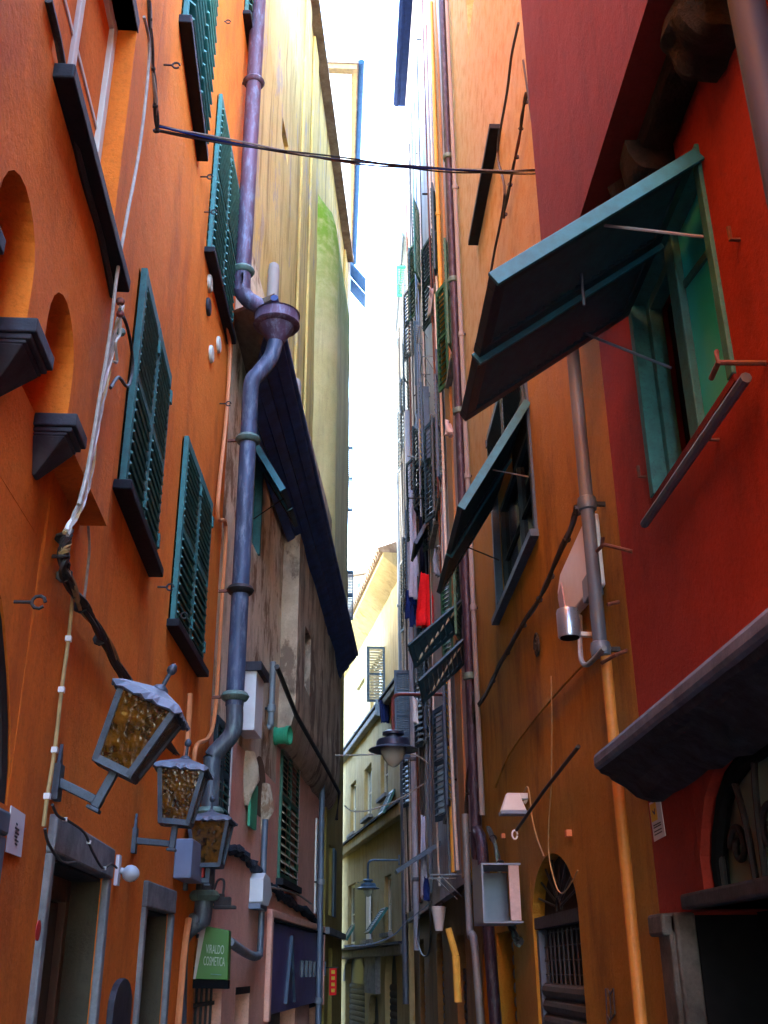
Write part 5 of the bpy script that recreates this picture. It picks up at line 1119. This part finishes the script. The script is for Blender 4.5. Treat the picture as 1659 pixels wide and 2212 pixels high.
# a net of thin cables over the far right row
rn = random.Random(5)
t = thing('cable_bundle', R1.pt(19, 8, .04), 'web of thin cables and pipes covering the far pale house front', 'cables')
for i in range(16):
    y = 18.6+rn.random()*3.2; pts = [R1.pt(y+rn.uniform(-.15, .15), z, .03+rn.random()*.05) for z in (15.5, 12, 9, 6.5, 4, 2.6)]; tub('strand', [M['cable'], M['cablegrey'], M['bluepipe'], M['cablewhite']][i % 4], t, spline(pts, 4), .012+.012*rn.random(), 5)
t = thing('cable_bundle', R1.pt(13, 8, .04), 'dark vertical cables on the lavender and pink house fronts', 'cables')
for i in range(14):
    y = 11.7+rn.random()*6.3; pts = [R1.pt(y+rn.uniform(-.06, .06), z, .03+rn.random()*.04) for z in (17, 13, 9, 6.5, 4, 2.6)]; tub('strand', [M['cable'], M['bluepipe'], M['cablewhite'], M['rust']][i % 4], t, spline(pts, 4), .01+.01*rn.random(), 5)
cable('cable', 'hanging U shaped hose low on the pink house', R1, [(905, 1985), (903, 2030), (912, 2062), (925, 2060), (930, 2020), (928, 1960), (920, 1880), (912, 1800)], .012, M['cable'], .12)

# ------------------------------------------------------------------ boxes, lamps and fittings
# grey box with red button on the left
t = thing('junction_box', LF.P(387, 1860, 0), 'grey box with a red button below the middle lantern', 'box')
ba, bb = LF.S(368, 1860), LF.S(400, 1862); z1, z0 = LF.Z(385, 1815), LF.Z(385, 1903)
box('body', M['boxgrey'], t, LF, ba+.1, bb+.04, z0, z1, .0, .1, bevel=.008); box('button', M['redpaint'], t, LF, bb-.0, bb+.045, z0+.03, z0+.09, .08, .115, bevel=.006)
b = MB()
for i in range(7): b.wbox(LF, bb+.038, bb+.046, z0+.14+i*.035, z0+.155+i*.035, .02, .08)
b.build('vent_slots', M['black'], t)
# round white camera
p = L1.P(250, 1880, 0); t = thing('security_camera', p, 'round white camera on a small plate beside the stone door frame', 'camera')
b = MB(); b.obox(p+L1.n*.008, L1.d, UP, L1.n, .03, .06, .008); b.build('plate', M['boxwhite'], t)
b = MB(); b.lathe(p+L1.n*.02, [(.013, 0), (.013, .012), (.026, .02), (.034, .036), (.033, .055), (.023, .072), (.008, .08), (0, .081)], 18, (L1.n-UP*.3)); b.build('dome', M['boxdull'], t, True)
b = MB(); b.lathe(p+L1.n*.075-UP*.03, [(.012, 0), (.013, .006), (.008, .013)], 12, (L1.n-UP*.8)); b.build('lens', M['navy_cloth'], t, True)
# notice on the left, notice on the right
t = thing('paper_notice', L1.P(33, 1795, 0), 'white paper notice pasted on the orange wall left of the doorway', 'notice')
q = [L1.P(25, 1740, .004), L1.P(55, 1760, .004), L1.P(46, 1852, .004), L1.P(14, 1840, .004)]
b = MB(); b.hexa([x-L1.n*.003 for x in q]+q); b.build('sheet', M['paper'], t)
b = MB()
for i, (f0, f1, g) in enumerate(((.4, .5, .3), (.35, .62, .4), (.4, .65, .5), (.38, .55, .58), (.42, .66, .66), (.45, .6, .74))):
    l = lambda f, g: (q[0].lerp(q[1], f)).lerp(q[3].lerp(q[2], f), g)+L1.n*.001
    b.hexa([l(f0, g), l(f1, g+.01), l(f1, g+.05), l(f0, g+.04)]+[x+L1.n*.001 for x in (l(f0, g), l(f1, g+.01), l(f1, g+.05), l(f0, g+.04))])
b.build('print', M['ink'], t)
t = thing('paper_notice', R1.P(1420, 1770, 0), 'small white and yellow notice stuck on the dark red wall under the stone canopy', 'notice')
q = [R1.P(1402, 1735, .004), R1.P(1425, 1722, .004), R1.P(1437, 1805, .004), R1.P(1413, 1818, .004)]
b = MB(); b.hexa([x-R1.n*.003 for x in q]+q); b.build('sheet', M['paper'], t)
l = lambda f, g: (q[0].lerp(q[1], f)).lerp(q[3].lerp(q[2], f), g)+R1.n*.001
b = MB(); m = [l(.06, .06), l(.6, .06), l(.6, .52), l(.06, .52)]; b.hexa(m+[x+R1.n*.001 for x in m]); b.build('yellow_panel', M['yellowink'], t)
b = MB(); m = [l(.28, .25)+R1.n*.002, l(.42, .35)+R1.n*.002, l(.5, .22)+R1.n*.002]
for i in range(2): b.bar(m[i], m[i+1], .006, .002, R1.n)
for g in (.62, .68, .78, .86): b.bar(l(.15, g), l(.8, g), .004, .002, R1.n)
b.build('print', M['ink'], t)
# small red, white wire joint on the pale cables
p = L1.P(258, 668, .14); t = thing('junction_box', p, 'tangle of red and grey wire connectors on the pale cables of the orange wall', 'connector')
for (dx_, dz_, m, r) in ((0, .03, 'rust', .015), (.02, -.005, 'redarm', .014), (.06, -.05, 'verdigris', .016)):
    b = MB(); b.lathe(p+L1.d*dx_+UP*dz_, [(0, -r), (r*.8, -r*.6), (r, 0), (r*.8, r*.6), (0, r)], 10); b.build('connector', M[m], t, True)
tub('wire', M['cable'], t, spline([p, p+L1.d*.16+UP*.03, p+L1.d*.3-UP*.02, p+L1.d*.26-UP*.14, p+L1.d*.1-UP*.2, p-UP*.3], 6), .006, 6); tub('wire', M['cablegrey'], t, spline([p+UP*.02, p+L1.d*.05-UP*.06, p-UP*.13, p+L1.d*.05-UP*.17, p-UP*.2], 5), .005, 6)
# floodlight on salmon wall
p = L2.P(457, 1945, 0); t = thing('floodlight', p, 'small dark floodlight on a curved arm above the green sign', 'floodlight')
c = at_y(481, 1950, p.y); b = MB(); b.obox(c, V((1, 0, 0)), UP, V((0, 1, 0)), .055, .035, .04); b.obox(c+V((.015, 0, -.03)), V((1, 0, 0)), UP, V((0, 1, 0)), .075, .01, .05); b.obox(c+V((-.03, 0, .045)), V((1, 0, 0)), UP, V((0, 1, 0)), .04, .012, .02); b.build('housing', M['iron'], t, bevel=.004)
tub('cable', M['cable'], t, spline([p, p+UP*.12+V((.03, 0, 0)), c+UP*.14, c+UP*.05], 6), .008, 6); tub('arm', M['iron'], t, [p, c+V((-.05, 0, .0))], .01, 6)
# white meter box on salmon wall
t = thing('meter_box', L2.P(550, 1920, 0), 'white meter box with chamfered sides on the salmon wall', 'box')
a0, a1 = L2.S(536, 1925), L2.S(558, 1925); z1, z0 = L2.Z(540, 1885), L2.Z(540, 1955)
b = MB(); pr = [(a0, z0+.02), (a0, z1-.05), (a0+.1, z1), (a1-.15, z1-.02), (a1, z1-.15), (a1, z0+.1), (a1-.2, z0), (a0+.05, z0)]
b.prism([L2.pt(x, z, .01) for x, z in pr], [L2.pt(x, z, .12) for x, z in pr]); b.build('cover', M['boxwhite'], t, bevel=.01); b = MB(); b.wbox(L2, a0+.02, a1-.15, z0-.03, z0+.02, .005, .1); b.build('base', M['boxgrey'], t)
# green cup
p = L2.P(592, 1590, 0); b = MB(); ax = (L2.n*.9-L2.d*.15).normalized(); b.lathe(p, [(.085, 0), (.085, .03), (.075, .035), (.08, .12), (.09, .125), (.09, .16), (.078, .16), (.072, .03)], 20, ax)
tag(b.build('pipe_cap', M['brightgreen'], None, True, loc=p), 'bright green open pipe end sticking out of the weathered wall', 'pipe end')
# green shop sign
c = [at_y(417, 2115, 6.95), at_y(492, 2117, 6.95), at_y(495, 2010, 6.95), at_y(433, 1998, 6.95)]
t = thing('shop_sign', L2.P(430, 2060, 0), 'green projecting shop sign with white lettering under the bent drainpipe', 'sign')
b = MB(); D = V((0, .14, 0)); b.hexa([c[0], c[1], c[1]+D, c[0]+D, c[3], c[2], c[2]+D, c[3]+D]); b.build('panel', M['signgreen'], t, bevel=.004)
b = MB(); e0 = c[0].lerp(c[1], .07); e1 = c[3].lerp(c[2], .2); k = V((0, -.004, 0)); b.hexa([c[0]+k*.3, e0+k*.3, e0+k, c[0]+k, c[3]+k*.3, e1+k*.3, e1+k, c[3]+k]); b.build('grey_band', M['signgrey'], t)
b = MB(); b.hexa([c[0]+V((0, .01, -.05)), c[1]+V((0, .01, -.05)), c[1]+D+V((0, 0, -.05)), c[0]+D+V((0, 0, -.05)), c[0]+V((0, .01, -.002)), c[1]+V((0, .01, -.002)), c[1]+D+V((0, 0, -.002)), c[0]+D+V((0, 0, -.002))]); b.build('base', M['black'], t)
ax = V((1, 0, -.06))
text_mesh('lettering', 'VIRALDO', t, M['letterpale'], at_y(464, 2060, 6.943), ax, UP, .072, .37); text_mesh('lettering', 'COSMETICA', t, M['letterpale'], at_y(462, 2086, 6.943), ax, UP, .072, .33); text_mesh('small_lettering', 'L ERBORISTERIA', t, M['tealpale'], at_y(466, 2105, 7.993), ax, UP, .03, .7) if False else None
b = MB(); b.bar(at_y(455, 2104, 6.942), at_y(478, 2106, 6.942), .003, .012, V((0, 1, 0))); b.build('small_print', M['tealpale'], t)
tub('bracket', M['iron'], t, [c[3].lerp(c[0], .2)+V((0, .07, 0)), c[3].lerp(c[0], .2)+V((-.15, .12, 0))], .012, 6)
# corrugated hose right of green sign
b = MB(); pts = spline([L2.P(497, 2035, .1), L2.P(512, 2046, .1), L2.P(530, 2058, .09), L2.P(548, 2066, .07), L2.P(558, 2064, .06)], 8); b.tube(pts, [.028+.006*(i % 2) for i in range(len(pts))], 10); tag(b.build('hose', M['greypipe'], None, True, loc=pts[0]), 'grey ribbed hose between the green sign and the salmon wall', 'hose')
# fittings on the right
t = thing('meter_box', R1.P(1262, 1235, 0), 'white and mauve rounded meter box behind the service pipe on the ochre wall', 'box')
a0, a1 = R1.S(1306, 1230), R1.S(1225, 1260); z0, z1 = R1.Z(1275, 1315), R1.Z(1270, 1150)
b = MB(); pr = [(a0, z1), (a1-.1, z1-.05), (a1, z1-.12), (a1, z0+.2), (a1-.06, z0+.06), (a0+.1, z0), (a0, z0)]
b.prism([R1.pt(x, z, .0) for x, z in pr], [R1.pt(x, z, .06) for x, z in pr]); b.build('cover', M['boxwhite'], t, bevel=.012)
b = MB(); pr2 = [(a1-.14, z1-.12), (a1-.03, z1-.16), (a1-.03, z0+.22), (a1-.08, z0+.08), (a1-.2, z0+.05)]; b.prism([R1.pt(x, z, .058) for x, z in pr2], [R1.pt(x, z, .066) for x, z in pr2]); b.build('mauve_panel', M['boxmauve'], t)
box('base', M['boxgrey'], t, R1, a0+.02, a0+.16, z0-.04, z0+.08, .01, .08, bevel=.006)
p = R1.P(1282, 1372, .08); t = thing('security_camera', p, 'steel blue cylindrical camera on a short white bracket beside the service pipe', 'camera')
c = at_y(1228, 1345, p.y); b = MB(); b.lathe(c-UP*.075, [(.0, .01), (.04, .01), (.052, .0), (.055, .01), (.055, .125), (.05, .14), (.0, .145)], 22, UP); b.build('body', M['steelblue'], t, True)
b = MB(); b.lathe(c-UP*.078, [(.0, 0), (.045, 0), (.045, .006), (0, .006)], 18, UP); b.build('lens', M['black'], t)
b = MB(); b.bar(p, at_y(1245, 1370, p.y), .03, .022); b.build('bracket', M['beige'], t, bevel=.003)
pts = spline([R1.P(1305, 1400, .12), R1.P(1270, 1435, .12), R1.P(1256, 1425, .1), R1.P(1253, 1380, .07), R1.P(1253, 1330, .05)], 6); b = MB(); b.tube(pts, .013, 7); tag(b.build('conduit', M['greypipe'], None, True, loc=pts[0]), 'bent grey conduit looping below the steel blue camera', 'conduit')
def iron_bracket(px, lb, o0=.02, r=.009, W=R1, mat='rust'):
    pts = [W.P(u, v, o) for (u, v, o) in px]; b = MB(); b.tube(pts, r, 7); tag(b.build('wall_hook', M[mat], None, True, loc=pts[0]), lb, 'hook')
iron_bracket([(1655, 784, .0), (1550, 783, .12), (1548, 760, .12), (1552, 783, .12), (1536, 818, .12)], 'rusty shutter hook beside the sill rail of the red window')
iron_bracket([(1367, 1192, 0), (1300, 1175, .1), (1302, 1160, .1), (1300, 1180, .1), (1290, 1190, .1)], 'rusty hook on the red wall near the meter box')
iron_bracket([(1355, 1405, 0), (1330, 1415, .06), (1300, 1432, .1)], 'rusty bracket arm gripping the foot of the service pipe')
iron_bracket([(1338, 1300, 0), (1312, 1306, .06)], 'short rusty bracket beside the lower end of the meter box')
t = thing('hook_pole', R1.P(1180, 1700, .06), 'dark iron pole with a white ring end leaning across the ochre wall', 'pole')
tub('pole', M['iron'], t, [R1.P(1250, 1612, .04), R1.P(1172, 1712, .06), R1.P(1116, 1793, .12)], .011, 8)
c = R1.P(1112, 1803, .13); b = MB(); b.tube([c+(V((1, 0, 0))*math.cos(i*.55)*.018+UP*math.sin(i*.55)*.028) for i in range(12)], .006, 6); b.build('ring', M['whitepaint'], t, True)
# white floodlight
p = R1.P(1140, 1725, 0); t = thing('floodlight', p, 'white flared floodlight on the ochre wall above the box sign', 'floodlight')
c = at_y(1107, 1735, p.y); X = V((1, 0, 0)); Y = V((0, 1, 0))
b = MB(); lo_, up_ = c-UP*.055, c+UP*.065
b.hexa([lo_-X*.085-Y*.06, lo_+X*.085-Y*.06, lo_+X*.085+Y*.06, lo_-X*.085+Y*.06, up_-X*.04-Y*.035, up_+X*.045-Y*.035, up_+X*.045+Y*.035, up_-X*.04+Y*.035]); b.build('hood', M['boxwhite'], t, bevel=.006)
b = MB(); b.obox(lo_-UP*.012, X, Y, UP, .09, .065, .012); b.build('rim', M['boxgrey'], t, bevel=.003); b = MB(); b.obox(c+X*.075+UP*.045, X, Y, UP, .04, .03, .02); b.build('box', M['boxwhite'], t, bevel=.003); tub('arm', M['beige'], t, [c+X*.08, p+UP*.0], .012, 6)
# projecting box sign frame
p = R1.P(1100, 1930, 0); y0 = 7.45; t = thing('box_sign', p, 'open grey box shaped sign frame projecting over the shuttered shop', 'sign')
def q_(u, v, y): return at_y(u, v, y)
f = [q_(1044, 1918, y0), q_(1088, 1862, y0), q_(1096, 1962, y0), q_(1048, 1998, y0)]
xl, xr = at_y(1042, 1930, y0).x, 1.2; zt_, zb_ = at_y(1070, 1866, y0).z, at_y(1070, 1992, y0).z; dpt = .55
b = MB(); e = .012
b.hexa([V((xl, y0, zb_)), V((xl+e, y0, zb_)), V((xl+e, y0+dpt, zb_)), V((xl, y0+dpt, zb_)), V((xl, y0, zt_)), V((xl+e, y0, zt_)), V((xl+e, y0+dpt, zt_)), V((xl, y0+dpt, zt_))])
b.build('outer_side', M['boxgrey'], t)
b = MB(); b.obox(V(((xl+xr)/2, y0+dpt/2, zb_)), X, Y, UP, (xr-xl)/2, dpt/2, e/2); b.build('bottom', M['boxgrey'], t); b = MB(); b.obox(V(((xl+xr)/2, y0+dpt/2, zt_)), X, Y, UP, (xr-xl)/2, dpt/2, e/2); b.build('top', M['boxgrey'], t)
b = MB(); b.obox(V((xr-.05, y0+.02, (zt_+zb_)/2)), X, Y, UP, .035, .02, (zt_-zb_)/2-.01); b.build('edge_strip', M['pinkrag'], t); b = MB(); b.obox(V(((xl+xr)/2, y0+dpt-.02, (zt_+zb_)/2)), X, Y, UP, (xr-xl)/2-.02, .01, (zt_-zb_)/2-.02); b.build('back', M['boxgrey'], t)
# ochre leaning slab sign and long ochre bracket
p = R1.P(1020, 1870, 0); t = thing('hanging_sign', p, 'ochre slab hanging askew below the bend of the dark drainpipe', 'sign')
m = [at_y(1006, 1835, p.y), at_y(1034, 1830, p.y), at_y(1047, 1898, p.y), at_y(1022, 1906, p.y)]; b = MB(); b.hexa([m[3], m[2], m[2]+Y*.06, m[3]+Y*.06, m[0], m[1], m[1]+Y*.06, m[0]+Y*.06]); b.build('slab', M['yellowpipe'], t, bevel=.006); tub('hanger', M['iron'], t, [m[0].lerp(m[1], .5), m[0].lerp(m[1], .8)+V((.1, 0, .12))], .008, 6)
p = R1.P(965, 2010, 0); t = thing('awning_arm', p, 'bent ochre arm of a shop awning low in the far right row', 'arm')
yb = 9.3; tub('upper_arm', M['yellowpipe'], t, [at_y(968, 2005, yb), at_y(985, 2065, yb)], .028, 8); tub('lower_arm', M['yellowpipe'], t, [at_y(985, 2065, yb), at_y(990, 2165, yb)], .032, 8)
# white flared lamp shade on mauve house
p = R1.P(958, 1990, 0); c = at_y(948, 1985, p.y); t = thing('wall_lamp', p, 'white tapered lamp shade on the dark lower wall of the right row', 'lamp')
b = MB(); b.lathe(c-UP*.14, [(.05, 0), (.1, .28), (.07, .29), (.0, .29)], 14); b.build('shade', M['boxwhite'], t, True); tub('arm', M['iron'], t, [c+UP*.14, R1.pt(p.y, c.z+.2, 0)], .014, 6)
# red lantern at the far left
p = at_y(718, 2120, 14.4); t = thing('paper_lantern', p, 'long red shop banner with yellow marks hanging at the far left bend', 'banner')
b = MB(); q0, q1 = at_y(712, 2092, 14.4), at_y(727, 2150, 14.4); b.obox((q0+q1)/2, X, UP, Y, abs(q1.x-q0.x)/2, abs(q1.z-q0.z)/2, .02); b.build('cloth', M['red_cloth'], t, bevel=.005)
b = MB()
for i in range(4): b.obox(V(((q0.x+q1.x)/2, 14.378, q0.z-(q0.z-q1.z)*(i+.6)/4.4)), X, UP, Y, .022, .02, .002)
b.build('print', M['yellowink'], t); b = MB(); b.bar(V((q0.x-.2, 14.45, q0.z+.01)), V((q1.x+.02, 14.4, q0.z+.01)), .015, .015); b.build('rail', M['iron'], t)
# yellow hanging bulb-like thing & poles
for (u0, v0, u1, v1, y, lb) in ((912, 419, 1003, 419, 13.2, 'long dark pole sticking out high on the lavender house'), (893, 856, 920, 835, 16.5, 'short dark pole tilted out of the pink house'), (853, 614, 940, 622, 18.5, 'pale drying pole level with the green shutters'), (880, 985, 962, 1000, 15.2, 'grey drying rail below the wooden window frame'), (880, 1076, 940, 1077, 15.4, 'dark drying rail from which the washing hangs'), (898, 331, 935, 331, 15, 'short dark rail high up near the sky'), (900, 85, 930, 85, 13.5, 'short dark rail at the top of the right row'), (902, 62, 922, 62, 14.2, 'uppermost short rail of the right row')):
    p, q = at_y(u0, v0, y), at_y(u1, v1, y); q2 = V((1.25, y, q.z)) if False else q; b = MB(); b.tube([p, q], .018 if 'long' in lb else .013, 7); tag(b.build('drying_pole', M['iron'] if 'dark' in lb else M['greypipe'], None, True, loc=q), lb, 'pole', 'poles and rails on the right row')

# ------------------------------------------------------------------ drying racks
for (u, v, y, lb) in ((905, 705, 14.0, 'pale wire drying rack above the dark louvred shutter'), (912, 770, 13.2, 'second pale wire drying rack just below the first one'), (900, 885, 15.5, 'wire drying rack above the brown wooden frame'), (890, 1010, 16.2, 'wire drying rack below the grey rail'), (945, 1180, 12.4, 'wire drying rack right of the black trousers'), (900, 1500, 14.6, 'wire drying rack beside the red brown lamp arm'), (930, 1890, 11.8, 'wire drying rack low above the hanging hose')):
    p = at_y(u, v, y); t = thing('drying_rack', V((1.25, y, p.z)), lb, 'drying rack', 'wire drying racks on the right row'); x0, x1 = p.x, 1.245; dp = .5
    b = MB(); c = [V((x1, y, p.z)), V((x0, y, p.z)), V((x0, y+dp, p.z)), V((x1, y+dp, p.z))]
    for i in range(3): b.tube([c[i], c[i+1]], .009, 5)
    b.build('frame', M['greypipe'], t)
    for i in range(1, 4):
        xx = x0+(x1-x0)*i/4; b = MB(); b.tube([V((xx, y, p.z)), V((xx, y+dp, p.z))], .004, 4); b.build('wire', M['cablewhite'], t)
    for yy in (y, y+dp):
        b = MB(); b.tube([V((x1, yy, p.z-.22)), V((x0+(x1-x0)*.3, yy, p.z))], .007, 4); b.build('brace', M['greypipe'], t)
# ------------------------------------------------------------------ washing
def wash(name, lb, u0, v0, u1, v1, y, mat, cat='clothing', grp='washing on the right row', **k):
    p, q = at_y(u0, v0, y), at_y(u1, v0, y); r = at_y(u0, v1, y); return drape(name, lb, cat, p, q+V((0, .12, 0)), p.z-r.z, M[mat], grp, **k)
wash('red_garment', 'large bright red garment hanging lowest of the washing', 909, 1235, 930, 1352, 14.2, 'red_cloth', taper=.9, folds=2.6, amp=.055)
wash('red_garment', 'small red top above the large red garment', 921, 1228, 936, 1275, 15.3, 'red_cloth', folds=1.5)
wash('dark_trousers', 'long black trousers between the lavender cloth and the red garment', 904, 1110, 917, 1300, 15.2, 'black_cloth', folds=1.5, amp=.02)
wash('lavender_towel', 'long lavender towel hanging left of the black trousers', 886, 1055, 897, 1240, 16.5, 'lav_cloth', folds=1.5, taper=.5)
wash('white_towel', 'pale towel below the lavender one', 884, 1200, 901, 1290, 16.0, 'lav_cloth', folds=2)
wash('navy_shirt', 'navy blue shirt hanging below the pale towel', 876, 1272, 902, 1335, 16.4, 'navy_cloth', folds=2.4, amp=.03)
wash('navy_shirt', 'second navy blue shirt lower than the first', 882, 1300, 898, 1352, 16.1, 'navy_cloth', folds=1.8)
wash('dark_garment', 'dark garment on the rail right of the black trousers', 919, 1150, 931, 1250, 15.1, 'black_cloth', folds=2)
wash('orange_cloth', 'small orange cloth pegged on the dark drying rail', 924, 1062, 932, 1098, 15.3, 'orange_cloth', folds=1)
wash('white_cloth', 'white cloth beside the small orange cloth', 914, 1066, 922, 1110, 15.35, 'white_cloth', folds=1)
wash('white_rag', 'bunched white rag tied beside the drainpipes high on the right', 922, 620, 958, 672, 12.6, 'pinkrag', folds=3, amp=.08, taper=-.4)
wash('white_rag', 'smaller white rag below the big black shutter', 964, 905, 978, 935, 10.6, 'pinkrag', folds=2, amp=.04)
wash('blue_clothes', 'bunch of dark socks under the far blue shutter', 821, 1512, 848, 1560, 23.8, 'navy_cloth', folds=4, amp=.06)
wash('pale_shirt', 'pale blue shirt under the far blue shutter', 812, 1510, 822, 1545, 24.2, 'blue_cloth', folds=2)
wash('white_curtain', 'pale curtain blowing from a low window of the lavender house', 908, 1760, 918, 1935, 14.4, 'lav_cloth', 'curtain', folds=1.5, taper=1.2)
wash('striped_cloth', 'pale blue cloth on the rack above the brown wooden frame', 896, 888, 905, 925, 15.6, 'blue_cloth', folds=2)
wash('grey_cloth', 'grey cloth on the rack right of the black trousers', 938, 1183, 948, 1240, 12.6, 'grey_cloth', folds=2)
wash('white_cloth', 'white cloth on the rack beside the red brown lamp arm', 893, 1503, 903, 1560, 14.8, 'white_cloth', folds=2)
wash('navy_cloth', 'navy cloth on the rack low above the hanging hose', 918, 1893, 928, 1945, 12.0, 'navy_cloth', folds=2)
t0 = at_y(764, 1298, 40); t1 = at_y(862, 1292, 40)
b = MB(); b.tube(spline([t0, t0.lerp(t1, .5)-UP*.15, t1], 8), .03, 5); tag(b.build('clothes_line', M['cablegrey'], None, True, loc=t0), 'far clothes line strung in front of the pale house', 'clothes line')
cols = ['blue_cloth', 'white_cloth', 'grey_cloth', 'grey_cloth', 'grey_cloth', 'grey_cloth', 'lav_cloth', 'grey_cloth']
lbs = ['pale blue sheet at the left end of the far clothes line', 'white sheet second from left on the far clothes line', 'grey trousers left of centre on the far clothes line', 'wide grey cloth at the centre of the far clothes line', 'narrow grey cloth right of centre on the far clothes line', 'dark grey cloth third from the right end of the far line', 'lavender cloth near the right end of the far line', 'grey cloth at the right end of the far clothes line']
for i in range(8):
    f0, f1 = i/8+.01, (i+1)/8-.01; p, q = t0.lerp(t1, f0), t0.lerp(t1, f1); s = .6*4*f0*(1-f0)*.25
    drape('hung_cloth', lbs[i], 'laundry', p-UP*s, q-UP*s, .9+.35*random.random(), M[cols[i]], 'washing on the far line', folds=2, amp=.06, nx=8, nz=6)
